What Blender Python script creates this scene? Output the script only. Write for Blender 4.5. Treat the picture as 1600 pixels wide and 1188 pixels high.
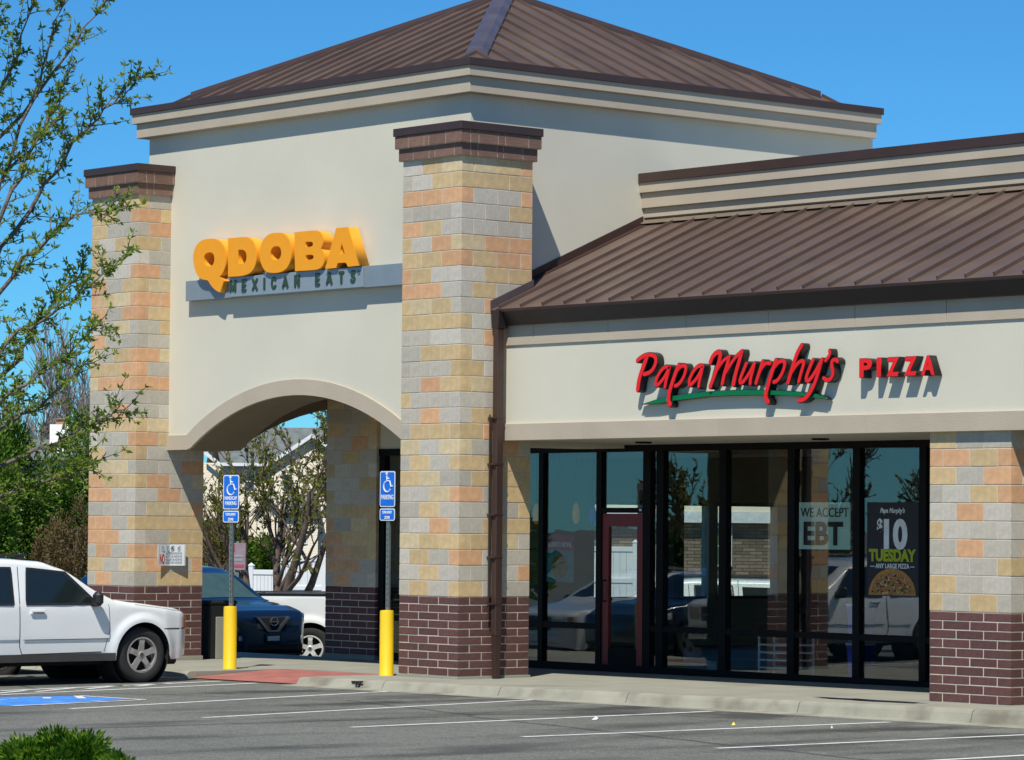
import bpy, math, random
from mathutils import Matrix, Vector
R = random.Random(7)
for o in list(bpy.data.objects): bpy.data.objects.remove(o)
scn = bpy.context.scene
col = scn.collection

# ------------------------------------------------------------------ camera, sky, sun, exposure
cd = bpy.data.cameras.new('camera'); cam = bpy.data.objects.new('camera', cd); col.objects.link(cam)
cd.sensor_fit = 'HORIZONTAL'; cd.sensor_width = 36; cd.lens = 120.263; cd.clip_start = .5; cd.clip_end = 6000
FW = Vector((-.75889875, .64982121, .04248635)); RT = Vector((.65065873, .75932303, .00847073)); UP = Vector((.0267564, -.03407254, .99906114))
CAM = Vector((33.79188, -28.05442, 1.9408))
cam.matrix_world = Matrix(((RT.x, UP.x, -FW.x, CAM.x), (RT.y, UP.y, -FW.y, CAM.y), (RT.z, UP.z, -FW.z, CAM.z), (0, 0, 0, 1)))
scn.camera = cam

SUN = Vector((.72, -1.0, 1.84)).normalized()          # direction towards the sun
el = math.asin(SUN.z); az = math.atan2(SUN.x, SUN.y)
w = bpy.data.worlds.new('World'); scn.world = w; w.use_nodes = True
nt = w.node_tree; nt.nodes.clear()
sky = nt.nodes.new('ShaderNodeTexSky'); sky.sky_type = 'NISHITA'; sky.sun_disc = False
sky.sun_elevation = el; sky.sun_rotation = az; sky.altitude = 1600; sky.air_density = 1.0; sky.dust_density = .05; sky.ozone_density = 4.0
hsv = nt.nodes.new('ShaderNodeMix'); hsv.data_type = 'RGBA'; hsv.blend_type = 'MULTIPLY'; hsv.inputs[0].default_value = 1
hsv.inputs[7].default_value = (.215, .57, .80, 1)
bg = nt.nodes.new('ShaderNodeBackground'); bg.inputs[1].default_value = .125
ow = nt.nodes.new('ShaderNodeOutputWorld')
nt.links.new(sky.outputs[0], hsv.inputs[6]); nt.links.new(hsv.outputs[2], bg.inputs[0]); nt.links.new(bg.outputs[0], ow.inputs[0])
sd = bpy.data.lights.new('sun', 'SUN'); sd.energy = 4.4; sd.angle = math.radians(.53); sd.color = (1, .965, .89)
so = bpy.data.objects.new('sun', sd); col.objects.link(so); so.rotation_euler = SUN.to_track_quat('Z', 'Y').to_euler(); so.location = (0, -20, 40)
vs = scn.view_settings; vs.view_transform = 'Standard'; vs.look = 'None'; vs.gamma = 1; vs.exposure = .21; vs.use_curve_mapping = False
scn.cycles.use_denoising = True; scn.cycles.max_bounces = 10; scn.cycles.transparent_max_bounces = 24

# ------------------------------------------------------------------ materials
MATS = {}
def srgb(r, g, b):
    f = lambda c: ((c / 255 + .055) / 1.055) ** 2.4 if c > 10 else c / 255 / 12.92
    return (f(r), f(g), f(b), 1)
def mat(name, c, rough=.7, metal=0., var=.12, nscale=6., bump=0., bscale=60., spec=.5, rnd=0., coat=0., stain=None, coords='Object'):
    if name in MATS: return MATS[name]
    m = bpy.data.materials.new(name); m.use_nodes = True; MATS[name] = m
    t = m.node_tree; N = t.nodes; L = t.links; b = N['Principled BSDF']
    b.inputs['Roughness'].default_value = rough; b.inputs['Metallic'].default_value = metal
    b.inputs['Specular IOR Level'].default_value = spec
    if coat: b.inputs['Coat Weight'].default_value = coat; b.inputs['Coat Roughness'].default_value = .04
    tc = N.new('ShaderNodeTexCoord')
    no = N.new('ShaderNodeTexNoise'); no.inputs['Scale'].default_value = nscale; no.inputs['Detail'].default_value = 6
    L.new(tc.outputs[coords], no.inputs['Vector'])
    mr = N.new('ShaderNodeMapRange'); mr.inputs[1].default_value = .3; mr.inputs[2].default_value = .7; mr.inputs[3].default_value = 1 - var; mr.inputs[4].default_value = 1 + var
    L.new(no.outputs['Fac'], mr.inputs[0])
    vm = N.new('ShaderNodeVectorMath'); vm.operation = 'SCALE'; vm.inputs[0].default_value = c[:3]
    L.new(mr.outputs[0], vm.inputs['Scale'])
    out = vm.outputs[0]
    if rnd:
        oi = N.new('ShaderNodeObjectInfo'); r2 = N.new('ShaderNodeMapRange'); r2.inputs[3].default_value = 1 - rnd; r2.inputs[4].default_value = 1 + rnd
        L.new(oi.outputs['Random'], r2.inputs[0])
        v2 = N.new('ShaderNodeVectorMath'); v2.operation = 'SCALE'; L.new(out, v2.inputs[0]); L.new(r2.outputs[0], v2.inputs['Scale']); out = v2.outputs[0]
    if stain:
        sc, colr, lo, hi = stain
        n2 = N.new('ShaderNodeTexNoise'); n2.inputs['Scale'].default_value = sc; n2.inputs['Detail'].default_value = 5; L.new(tc.outputs[coords], n2.inputs['Vector'])
        r3 = N.new('ShaderNodeMapRange'); r3.inputs[1].default_value = lo; r3.inputs[2].default_value = hi; L.new(n2.outputs['Fac'], r3.inputs[0])
        mx = N.new('ShaderNodeMix'); mx.data_type = 'RGBA'; mx.inputs[7].default_value = colr; L.new(r3.outputs[0], mx.inputs[0]); L.new(out, mx.inputs[6]); out = mx.outputs[2]
    L.new(out, b.inputs['Base Color'])
    if bump:
        n3 = N.new('ShaderNodeTexNoise'); n3.inputs['Scale'].default_value = bscale; n3.inputs['Detail'].default_value = 4; L.new(tc.outputs[coords], n3.inputs['Vector'])
        bp = N.new('ShaderNodeBump'); bp.inputs['Strength'].default_value = bump; bp.inputs['Distance'].default_value = .02
        L.new(n3.outputs['Fac'], bp.inputs['Height']); L.new(bp.outputs[0], b.inputs['Normal'])
    return m
def glass_mat(name, tint, ior=.1, rough=0.):       # ior: mirror share of one surface seen straight on
    m = bpy.data.materials.new(name); m.use_nodes = True; MATS[name] = m
    t = m.node_tree; N = t.nodes; L = t.links; N.clear()
    lw = N.new('ShaderNodeLayerWeight'); lw.inputs[0].default_value = .5
    pw_ = N.new('ShaderNodeMath'); pw_.operation = 'POWER'; pw_.inputs[1].default_value = 5; L.new(lw.outputs['Facing'], pw_.inputs[0])
    fr = N.new('ShaderNodeMapRange'); fr.inputs[3].default_value = ior; fr.inputs[4].default_value = 1; L.new(pw_.outputs[0], fr.inputs[0])
    tr = N.new('ShaderNodeBsdfTransparent'); tr.inputs[0].default_value = tint
    gl = N.new('ShaderNodeBsdfGlossy'); gl.inputs['Roughness'].default_value = rough
    tc = N.new('ShaderNodeTexCoord'); no = N.new('ShaderNodeTexNoise'); no.inputs['Scale'].default_value = 1.3
    bp = N.new('ShaderNodeBump'); bp.inputs['Strength'].default_value = .004; bp.inputs['Distance'].default_value = .3
    L.new(tc.outputs['Object'], no.inputs['Vector']); L.new(no.outputs[0], bp.inputs['Height']); L.new(bp.outputs[0], gl.inputs['Normal'])
    mx = N.new('ShaderNodeMixShader'); o = N.new('ShaderNodeOutputMaterial')
    L.new(fr.outputs[0], mx.inputs[0]); L.new(tr.outputs[0], mx.inputs[1]); L.new(gl.outputs[0], mx.inputs[2]); L.new(mx.outputs[0], o.inputs[0])
    return m
def leaf_mat(name, c1, c2, trans=.35):
    m = bpy.data.materials.new(name); m.use_nodes = True; MATS[name] = m
    t = m.node_tree; N = t.nodes; L = t.links; N.clear()
    tc = N.new('ShaderNodeTexCoord'); no = N.new('ShaderNodeTexNoise'); no.inputs['Scale'].default_value = 9; no.inputs['Detail'].default_value = 3
    L.new(tc.outputs['Object'], no.inputs['Vector'])
    rp = N.new('ShaderNodeValToRGB'); rp.color_ramp.elements[0].color = c1; rp.color_ramp.elements[1].color = c2
    rp.color_ramp.elements[0].position = .36; rp.color_ramp.elements[1].position = .64
    L.new(no.outputs['Fac'], rp.inputs[0])
    d = N.new('ShaderNodeBsdfDiffuse'); tl = N.new('ShaderNodeBsdfTranslucent'); mx = N.new('ShaderNodeMixShader'); mx.inputs[0].default_value = trans
    o = N.new('ShaderNodeOutputMaterial')
    L.new(rp.outputs[0], d.inputs[0]); L.new(rp.outputs[0], tl.inputs[0]); L.new(d.outputs[0], mx.inputs[1]); L.new(tl.outputs[0], mx.inputs[2]); L.new(mx.outputs[0], o.inputs[0])
    return m

stucco = mat('cream_stucco', (.645, .605, .475, 1), .9, var=.035, nscale=.8, bump=.12, bscale=90, stain=(.35, (.55, .52, .42, 1), .52, .85))
trim = mat('tan_stucco', (.48, .405, .30, 1), .9, var=.06, nscale=1.5, bump=.25, bscale=90)
brown = mat('brown_metal', (.060, .034, .027, 1), .42, .15, var=.10, nscale=3, spec=.5, rnd=.07)
roofm = mat('roof_metal', (.132, .088, .068, 1), .42, .2, var=.14, nscale=1.1, bump=.12, bscale=4, rnd=.12, stain=(.6, (.19, .14, .10, 1), .55, .8))
hipm = mat('hip_metal', (.125, .095, .095, 1), .32, .3, var=.2, nscale=2)
gutterm = mat('gutter_metal', (.030, .022, .020, 1), .38, .2, var=.12, nscale=2)
BL = [mat('grey_block', (.475, .425, .335, 1), .9, var=.10, nscale=16, bump=.14, bscale=90, rnd=.09),
      mat('light_grey_block', (.55, .495, .40, 1), .9, var=.10, nscale=16, bump=.14, bscale=90, rnd=.08),
      mat('tan_block', (.59, .425, .215, 1), .9, var=.12, nscale=12, bump=.14, bscale=90, rnd=.09),
      mat('peach_block', (.66, .37, .19, 1), .9, var=.12, nscale=12, bump=.14, bscale=90, rnd=.09),
      mat('pale_tan_block', (.62, .49, .285, 1), .9, var=.12, nscale=12, bump=.14, bscale=90, rnd=.08)]
brickm = mat('brown_brick', (.115, .048, .040, 1), .75, var=.16, nscale=12, bump=.5, bscale=70, rnd=.16)
capm = mat('brown_cap_block', (.205, .115, .080, 1), .85, var=.12, nscale=9, bump=.5, bscale=60, rnd=.14)
mortar_l = mat('pale_mortar', (.56, .50, .40, 1), .95, var=.08, bump=.3)
mortar_w = mat('white_mortar', (.60, .53, .42, 1), .95, var=.1, bump=.3)
concrete = mat('concrete', (.30, .29, .225, 1), .9, var=.10, nscale=1.3, bump=.25, bscale=120, stain=(.7, (.22, .21, .165, 1), .55, .75))
curbm = mat('curb_concrete', (.33, .315, .24, 1), .9, var=.12, nscale=3, bump=.3, bscale=80, stain=(2.2, (.20, .18, .13, 1), .5, .72))
redm = mat('red_ramp_paint', (.36, .125, .095, 1), .8, var=.16, nscale=3, bump=.2, bscale=60, stain=(1.8, (.45, .2, .16, 1), .58, .75))
black_al = mat('black_aluminium', (.006, .0055, .0055, 1), .55, 0., var=.1, spec=.15)
pane_m = glass_mat('storefront_glass', (.90, .94, .93, 1), .115)
carglass = mat('car_glass', (.012, .018, .018, 1), .05, var=.05, spec=.8)
white_p = mat('white_paint', (.74, .73, .69, 1), .5, var=.09, nscale=14, stain=(5, (.42, .40, .36, 1), .55, .72))
blue_p = mat('blue_ground_paint', (.045, .24, .68, 1), .6, var=.18, nscale=5, stain=(3.5, (.40, .48, .55, 1), .62, .74))
yellow_p = mat('yellow_bollard_plastic', (.86, .56, .012, 1), .45, var=.05)
galv = mat('galvanised_steel', (.23, .26, .235, 1), .5, .6, var=.14, nscale=12)
signblue = mat('sign_blue', (.010, .155, .66, 1), .4, var=.03)
signwhite = mat('sign_white', (.76, .78, .78, 1), .45, var=.03)
ink = mat('black_ink', (.012, .012, .012, 1), .6, var=.05)
red_ink = mat('red_ink', (.55, .015, .02, 1), .5, var=.05)

# ------------------------------------------------------------------ object helpers
def tag(o, label=None, cat=None, group=None, kind=None):
    if label: o['label'] = label
    if cat: o['category'] = cat
    if group: o['group'] = group
    if kind: o['kind'] = kind
    return o
def empty(name, loc, label, cat, group=None, rz=0.):
    o = bpy.data.objects.new(name, None); col.objects.link(o); o.location = loc; o.rotation_euler = (0, 0, rz)
    return tag(o, label, cat, group)
def link(name, me, parent=None, loc=None, rot=None):
    o = bpy.data.objects.new(name, me); col.objects.link(o)
    if parent: o.parent = parent
    if loc is not None: o.location = loc
    if rot is not None: o.rotation_euler = rot
    return o
def mesh(name, v, f, m, smooth=False, mi=None):
    me = bpy.data.meshes.new(name); me.from_pydata(v, [], f)
    for x in (m if isinstance(m, (list, tuple)) else [m]): me.materials.append(x)
    if mi: me.polygons.foreach_set('material_index', mi)
    if smooth: me.polygons.foreach_set('use_smooth', [True] * len(me.polygons))
    me.update(); return me
class MB:
    def __init__(s): s.v = []; s.f = []; s.mi = []; s.k = 0
    def add(s, v, f):
        n = len(s.v); s.v += [tuple(p) for p in v]; s.f += [tuple(i + n for i in q) for q in f]; s.mi += [s.k] * len(f); return s
    def box(s, x0, x1, y0, y1, z0, z1, bev=0.):
        if bev <= 0:
            return s.add([(x, y, z) for z in (z0, z1) for y in (y0, y1) for x in (x0, x1)], [(0, 2, 3, 1), (4, 5, 7, 6), (0, 1, 5, 4), (2, 6, 7, 3), (0, 4, 6, 2), (1, 3, 7, 5)])
        b = bev; V = []; I = {}
        for ix, x in enumerate((x0, x1)):
            for iy, y in enumerate((y0, y1)):
                for iz, z in enumerate((z0, z1)):
                    sx, sy, sz = (b if ix == 0 else -b), (b if iy == 0 else -b), (b if iz == 0 else -b)
                    for a, p in enumerate(((x, y + sy, z + sz), (x + sx, y, z + sz), (x + sx, y + sy, z))):
                        I[ix, iy, iz, a] = len(V); V.append(p)
        F = []
        for ix in (0, 1): F.append([I[ix, j, k, 0] for j, k in ((0, 0), (1, 0), (1, 1), (0, 1))][::(1 if ix else -1)])
        for iy in (0, 1): F.append([I[i, iy, k, 1] for i, k in ((0, 0), (0, 1), (1, 1), (1, 0))][::(1 if iy else -1)])
        for iz in (0, 1): F.append([I[i, j, iz, 2] for i, j in ((0, 0), (1, 0), (1, 1), (0, 1))][::(1 if iz else -1)])
        for i in (0, 1):
            for j in (0, 1):
                F.append([I[0, i, j, 1], I[1, i, j, 1], I[1, i, j, 2], I[0, i, j, 2]]); F.append([I[i, 0, j, 0], I[i, 1, j, 0], I[i, 1, j, 2], I[i, 0, j, 2]]); F.append([I[i, j, 0, 0], I[i, j, 1, 0], I[i, j, 1, 1], I[i, j, 0, 1]])
                for k in (0, 1): F.append([I[i, j, k, 0], I[i, j, k, 1], I[i, j, k, 2]])
        return s.add(V, F)
    def prism_y(s, poly, y0, y1):                        # polygon in x,z pushed from y0 to y1
        n = len(poly)
        v = [(x, y0, z) for x, z in poly] + [(x, y1, z) for x, z in poly]
        return s.add(v, [tuple(range(n))] + [tuple(range(2 * n - 1, n - 1, -1))] + [(i, i + n, (i + 1) % n + n, (i + 1) % n) for i in range(n)])
    def prism_x(s, poly, x0, x1):                        # polygon in y,z pushed from x0 to x1
        n = len(poly)
        v = [(x0, y, z) for y, z in poly] + [(x1, y, z) for y, z in poly]
        return s.add(v, [tuple(range(n))] + [tuple(range(2 * n - 1, n - 1, -1))] + [(i, i + n, (i + 1) % n + n, (i + 1) % n) for i in range(n)])
    def tube(s, pts, rad, n=6, cap=True):
        pts = [Vector(p) for p in pts]
        if not isinstance(rad, (list, tuple)): rad = [rad] * len(pts)
        v = []; f = []; prev = None
        for i, p in enumerate(pts):
            d = (pts[min(i + 1, len(pts) - 1)] - pts[max(i - 1, 0)]).normalized()
            a = prev if prev is not None else (Vector((0, 0, 1)) if abs(d.z) < .9 else Vector((1, 0, 0)))
            a = (a - d * a.dot(d)).normalized(); prev = a; b = d.cross(a)
            for k in range(n):
                t = 2 * math.pi * k / n; v.append(p + (a * math.cos(t) + b * math.sin(t)) * rad[i])
        for i in range(len(pts) - 1):
            for k in range(n): f.append((i * n + k, i * n + (k + 1) % n, (i + 1) * n + (k + 1) % n, (i + 1) * n + k))
        if cap: f.append(tuple(range(n - 1, -1, -1))); f.append(tuple(range((len(pts) - 1) * n, len(pts) * n)))
        return s.add(v, f)
    def lathe(s, prof, n=24, axis='z', c=(0, 0, 0)):     # prof: (radius, height)
        v = []; f = []; m = len(prof)
        for k in range(n):
            t = 2 * math.pi * k / n; ct, st = math.cos(t), math.sin(t)
            for r, h in prof:
                p = {'z': (r * ct, r * st, h), 'y': (r * ct, h, r * st), 'x': (h, r * ct, r * st)}[axis]
                v.append((p[0] + c[0], p[1] + c[1], p[2] + c[2]))
        for k in range(n):
            for i in range(m - 1): f.append((k * m + i, ((k + 1) % n) * m + i, ((k + 1) % n) * m + i + 1, k * m + i + 1))
        return s.add(v, f)
    def obj(s, name, m, parent=None, smooth=False, loc=None, rot=None):
        return link(name, mesh(name, s.v, s.f, m, smooth, s.mi if isinstance(m, (list, tuple)) else None), parent, loc, rot)
def box(name, m, parent, x0, x1, y0, y1, z0, z1, bev=0.): return MB().box(x0, x1, y0, y1, z0, z1, bev).obj(name, m, parent)
def autosmooth(o, ang=40):
    me = o.data; me.polygons.foreach_set('use_smooth', [True] * len(me.polygons)); me.set_sharp_from_angle(angle=math.radians(ang)); return o
def copy_tree(o, parent=None):
    c = o.copy(); col.objects.link(c); c.parent = parent
    for ch in [x for x in o.children]: copy_tree(ch, c)
    return c
def text_mesh(s, size, extrude=.002, offset=0., width=None, align='LEFT', name='text', shear=0., space=1.):
    cu = bpy.data.curves.new('t', 'FONT'); cu.body = s; cu.size = size; cu.extrude = extrude; cu.offset = offset; cu.align_x = align; cu.resolution_u = 4; cu.shear = shear; cu.space_character = space
    o = bpy.data.objects.new('t', cu); col.objects.link(o)
    me = bpy.data.meshes.new_from_object(o.evaluated_get(bpy.context.evaluated_depsgraph_get()))
    bpy.data.objects.remove(o); bpy.data.curves.remove(cu)
    xs = [v.co.x for v in me.vertices]
    if width and xs:
        k = width / (max(xs) - min(xs)); c = (max(xs) + min(xs)) / 2 if align == 'CENTER' else min(xs)
        for v in me.vertices: v.co.x = (v.co.x - c) * k
    me.name = name; return me
def wall_text(name, s, m, parent, x, y, z, size, width=None, align='CENTER', offset=0., extrude=.002, shear=0., space=1.):
    me = text_mesh(s, size, extrude, offset, width, align, name, shear, space); me.materials.clear(); me.materials.append(m)
    return link(name, me, parent, (x, y, z), (math.radians(90), 0, 0))   # reads from -y
def shape_mesh(name, loops, depth, m, bevel=0.):           # closed 2D outlines with holes, thickness along local z
    cu = bpy.data.curves.new('s', 'CURVE'); cu.dimensions = '2D'; cu.fill_mode = 'BOTH'; cu.extrude = depth / 2; cu.bevel_depth = bevel; cu.bevel_resolution = 0
    for lp in loops:
        sp = cu.splines.new('POLY'); sp.points.add(len(lp) - 1); sp.use_cyclic_u = True
        for p, q in zip(sp.points, lp): p.co = (q[0], q[1], 0, 1)
    o = bpy.data.objects.new('s', cu); col.objects.link(o)
    me = bpy.data.meshes.new_from_object(o.evaluated_get(bpy.context.evaluated_depsgraph_get()))
    bpy.data.objects.remove(o); bpy.data.curves.remove(cu)
    me.name = name; me.materials.clear()
    for x in (m if isinstance(m, (list, tuple)) else [m]): me.materials.append(x)
    return me
def ray(u, v):                                            # direction of a point of the view, used to look places up on the ground and walls
    return (FW * 5345.04 + RT * (u - 800) + UP * (594 - v)).normalized()
def ground(u, v, z):
    d = ray(u, v); return CAM + d * ((z - CAM.z) / d.z)
def at(u, v, dist):
    d = ray(u, v); return CAM + d * (dist / d.dot(FW))
def chaikin_keep(p, n=1, ang=48):                        # rounds gentle bends, keeps true corners
    for _ in range(n):
        q = []; m = len(p)
        for i in range(m):
            a, b, c = Vector(p[i - 1]), Vector(p[i]), Vector(p[(i + 1) % m])
            if (b - a).angle(c - b) > math.radians(ang): q.append(p[i])
            else: q += [tuple(b.lerp(a, .25)), tuple(b.lerp(c, .25))]
        p = q
    return p
def chaikin(p, n=2, closed=True):
    for _ in range(n):
        q = []
        for i in range(len(p) if closed else len(p) - 1):
            a, b = p[i], p[(i + 1) % len(p)]
            q += [(a[0] * .75 + b[0] * .25, a[1] * .75 + b[1] * .25), (a[0] * .25 + b[0] * .75, a[1] * .25 + b[1] * .75)]
        p = q if closed else [p[0]] + q + [p[-1]]
    return p
# ------------------------------------------------------------------ ground
LOT = -.145
def zlot(x, y):
    if x > -6: return LOT
    if x > -10: return LOT + (x + 6) / 4 * .305
    return -.45 + max(-1.2, (x + 10) * .018)
asphalt = bpy.data.materials.new('asphalt'); asphalt.use_nodes = True; MATS['asphalt'] = asphalt
t = asphalt.node_tree; N = t.nodes; L = t.links; b = N['Principled BSDF']; b.inputs['Roughness'].default_value = .88
tc = N.new('ShaderNodeTexCoord')
def noise(sc, det=5, vec=None):
    n = N.new('ShaderNodeTexNoise'); n.inputs['Scale'].default_value = sc; n.inputs['Detail'].default_value = det; L.new(vec or tc.outputs['Object'], n.inputs['Vector']); return n.outputs['Fac']
def rng(inp, a, b_, c, d):
    m = N.new('ShaderNodeMapRange'); m.inputs[1].default_value = a; m.inputs[2].default_value = b_; m.inputs[3].default_value = c; m.inputs[4].default_value = d; L.new(inp, m.inputs[0]); return m.outputs[0]
def mul(a, b_):
    m = N.new('ShaderNodeMath'); m.operation = 'MULTIPLY'; L.new(a, m.inputs[0]); L.new(b_, m.inputs[1]); return m.outputs[0]
mp = N.new('ShaderNodeMapping'); mp.inputs['Scale'].default_value = (1.3, .35, 1); L.new(tc.outputs['Object'], mp.inputs[0])
tone = mul(mul(rng(noise(40, 3), .3, .7, .5, 1.5), rng(noise(.35), .3, .7, .86, 1.14)), mul(rng(noise(.9, 5, mp.outputs[0]), .50, .68, 1, .45), rng(noise(7, 3), .3, .7, .85, 1.15)))
vo = N.new('ShaderNodeTexVoronoi'); vo.feature = 'DISTANCE_TO_EDGE'; vo.inputs['Scale'].default_value = .13
ns = N.new('ShaderNodeTexNoise'); ns.inputs['Scale'].default_value = .8; L.new(tc.outputs['Object'], ns.inputs['Vector'])
av = N.new('ShaderNodeMix'); av.data_type = 'VECTOR'; av.inputs[0].default_value = .12; L.new(tc.outputs['Object'], av.inputs[4]); L.new(ns.outputs['Color'], av.inputs[5]); L.new(av.outputs[1], vo.inputs['Vector'])
tone = mul(tone, rng(vo.outputs['Distance'], .0015, .006, .42, 1))
def vmath(op, a, b_=None, val=None):
    m = N.new('ShaderNodeVectorMath'); m.operation = op; L.new(a, m.inputs[0])
    if val is not None: m.inputs[1].default_value = val
    elif b_ is not None: L.new(b_, m.inputs[1])
    return m
wob = N.new('ShaderNodeTexNoise'); wob.inputs['Scale'].default_value = 2.2; wob.inputs['Detail'].default_value = 4; L.new(tc.outputs['Object'], wob.inputs['Vector'])
for (u_, v_, rx_, ry_) in ((735, 1087, .55, 1.5), (965, 1106, .5, 1.3), (1175, 1119, .6, 1.2), (1400, 1139, .5, 1.0), (560, 1100, .4, 1.2), (420, 1082, .5, 1.2), (1545, 1150, .5, 1.0)):   # drips where cars park
    c_ = ground(u_, v_, LOT); d_ = vmath('MULTIPLY', vmath('SUBTRACT', tc.outputs['Object'], val=(c_.x, c_.y, LOT)).outputs[0], val=(1 / rx_, 1 / ry_, 0))
    ln = vmath('LENGTH', d_.outputs[0]); ad = N.new('ShaderNodeMath'); ad.operation = 'ADD'; L.new(ln.outputs['Value'], ad.inputs[0]); L.new(rng(wob.outputs['Fac'], .3, .7, -.45, .45), ad.inputs[1])
    tone = mul(tone, rng(ad.outputs[0], .35, 1.05, .42, 1))
vm = N.new('ShaderNodeVectorMath'); vm.operation = 'SCALE'; vm.inputs[0].default_value = (.145, .145, .122); L.new(tone, vm.inputs['Scale']); L.new(vm.outputs[0], b.inputs['Base Color'])
bp = N.new('ShaderNodeBump'); bp.inputs['Strength'].default_value = .5; bp.inputs['Distance'].default_value = .01; L.new(noise(70, 2), bp.inputs['Height']); L.new(bp.outputs[0], b.inputs['Normal'])

xs = [-2500, -800, -300, -150, -100, -80, -60, -45, -30, -20, -14, -10, -9, -8, -7, -6, -4, 0, 6, 12, 20, 40, 80, 200, 800, 2500]
ys = [-2500, -800, -200, -60, -30, -15, -8, -4, 0, 4, 8, 14, 20, 30, 50, 90, 160, 300, 900, 2500]
V = [(x, y, zlot(x, y)) for y in ys for x in xs]; n = len(xs)
F = [(j * n + i, j * n + i + 1, (j + 1) * n + i + 1, (j + 1) * n + i) for j in range(len(ys) - 1) for i in range(n - 1)]
g = link('ground', mesh('ground', V, F, asphalt)); tag(g, 'grey worn asphalt of the parking lot', kind='structure')

# pavement in front of the shops, its slabs and its kerb
def zs(x): return -.035 + .0045 * max(x, -8)
def yc(x): return -1.07 + .089 * x if x < 30 else 1.6
walk = tag(bpy.data.objects.new('sidewalk', None), 'pale concrete pavement with kerb along the shop front', kind='structure'); col.objects.link(walk)
RX0, RX1 = -3.95, -1.75                                 # dropped kerb
def slab(x0, x1, ya, yb):
    g_ = .006; mb = MB(); T = []; 
    for x in (x0 + g_, x1 - g_):
        for y in (ya(x) + g_, yb(x) - g_): T.append((x, y, zs(x)))
    mb.add(T + [(x, y, -.5) for x, y, z in T], [(0, 2, 3, 1), (4, 5, 7, 6), (0, 4, 6, 2), (2, 6, 7, 3), (1, 3, 7, 5), (0, 1, 5, 4)])
    return mb.obj('slab', concrete, walk)
edges = [-9.6, -8.0, -6.6, -5.2, RX0, RX1, -.3, 1.2, 2.7, 4.2, 5.7, 7.2, 8.7, 10.2, 11.7, 13.2, 16]
for a, b_ in zip(edges, edges[1:]):
    if (a, b_) == (RX0, RX1):
        slab(a, b_, lambda x: .25, lambda x: 1.6); slab(a, b_, lambda x: 1.6, lambda x: 3.6)
    else:
        slab(a, b_, lambda x: yc(x) + .16, lambda x: .9); slab(a, b_, lambda x: .9, lambda x: 2.2); slab(a, b_, lambda x: 2.2, lambda x: 3.6)
mb = MB()
for q_ in (((-9.5, yc(-9.5) + .2), (RX0 - .02, yc(RX0) + .2), (RX0 - .02, 3.55), (-9.5, 3.55)), ((RX0 - .02, .30), (RX1 + .02, .30), (RX1 + .02, 3.55), (RX0 - .02, 3.55)), ((RX1 + .02, yc(RX1) + .2), (16, yc(16) + .2), (16, 3.55), (RX1 + .02, 3.55))): mb.add([(x, y, zs(x) - .012) for x, y in q_], [(0, 1, 2, 3)])
mb.obj('joint_filler', mat('dark_joint', (.09, .08, .065, 1), .95), walk)
def kerb(x0, x1):
    sec = lambda x: [(yc(x) + .155, zs(x) + .001), (yc(x) + .05, zs(x)), (yc(x) + .016, zs(x) - .012), (yc(x), zs(x) - .04), (yc(x) - .03, LOT + .012), (yc(x) - .30, LOT + .004), (yc(x) - .30, -.6), (yc(x) + .155, -.6)]
    mb = MB(); k = 5; S = [[(x, y, z) for y, z in sec(x)] for x in [x0 + .006 + (x1 - x0 - .012) * i / k for i in range(k + 1)]]
    v = sum(S, []); f = [(i * 8 + j, (i + 1) * 8 + j, (i + 1) * 8 + (j + 1) % 8, i * 8 + (j + 1) % 8) for i in range(k) for j in range(8)] + [tuple(range(8)), tuple(range(k * 8 + 7, k * 8 - 1, -1))]
    mb.add(v, f).obj('kerb_stone', curbm, walk)
ke = [-9.6, -7.2, -5.0, RX0]
for a, b_ in zip(ke, ke[1:]): kerb(a, b_)
ke = [RX1, -.15, 1.9, 4.0, 6.6, 9.0, 11.6, 14, 16]
for a, b_ in zip(ke, ke[1:]): kerb(a, b_)
# red ramp with flared sides
ry = lambda x: yc(x) - .02
mb = MB(); zr = LOT + .014; xa, xb = RX0 + .02, RX1 - .02; yb = .24
nx, ny = 6, 5; V = []
for j in range(ny + 1):
    for i in range(nx + 1):
        x = xa + (xb - xa) * i / nx; y = ry(x) + (yb - ry(x)) * j / ny
        e = max(0, 1 - min(i, nx - i) / 1.3); k = j / ny
        z = zr + (zs(x) - .002 - zr) * min(1, k * 1.2); V.append((x, y, z))
ramp = mb.add(V, [(j * (nx + 1) + i, j * (nx + 1) + i + 1, (j + 1) * (nx + 1) + i + 1, (j + 1) * (nx + 1) + i) for j in range(ny) for i in range(nx)]).obj('ramp', redm, walk)
tag(ramp, 'red painted dropped kerb ramp')
# painted lines
def stripe(p0, p1, wd, name='parking_line', m=white_p, dz=.004):
    p0 = Vector(p0); p1 = Vector(p1); d = (p1 - p0); nrm = Vector((-d.y, d.x)).normalized() * wd / 2; V = []
    k = 8; rr = random.Random(int(p0.x * 100))
    for i in range(k + 1):
        p = p0 + d * i / k
        for s in (-1, 1): q = p + nrm * s * (1 + rr.uniform(-.12, .12)); V.append((q.x, q.y, zlot(q.x, q.y) + dz))
    return link(name, mesh(name, V, [(2 * i, 2 * i + 2, 2 * i + 3, 2 * i + 1) for i in range(k)], m))
for (a, b_) in (((110, 1108), (640, 1079)), ((318, 1122), (872, 1092)), ((548, 1137), (1113, 1112)), ((816, 1152), (1390, 1129)), ((1119, 1170), (1640, 1147)), ((1400, 1192), (1760, 1172))):
    p, q = ground(*a, LOT), ground(*b_, LOT)
    tag(stripe(p.xy, q.xy, .10), kind='structure')
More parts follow.
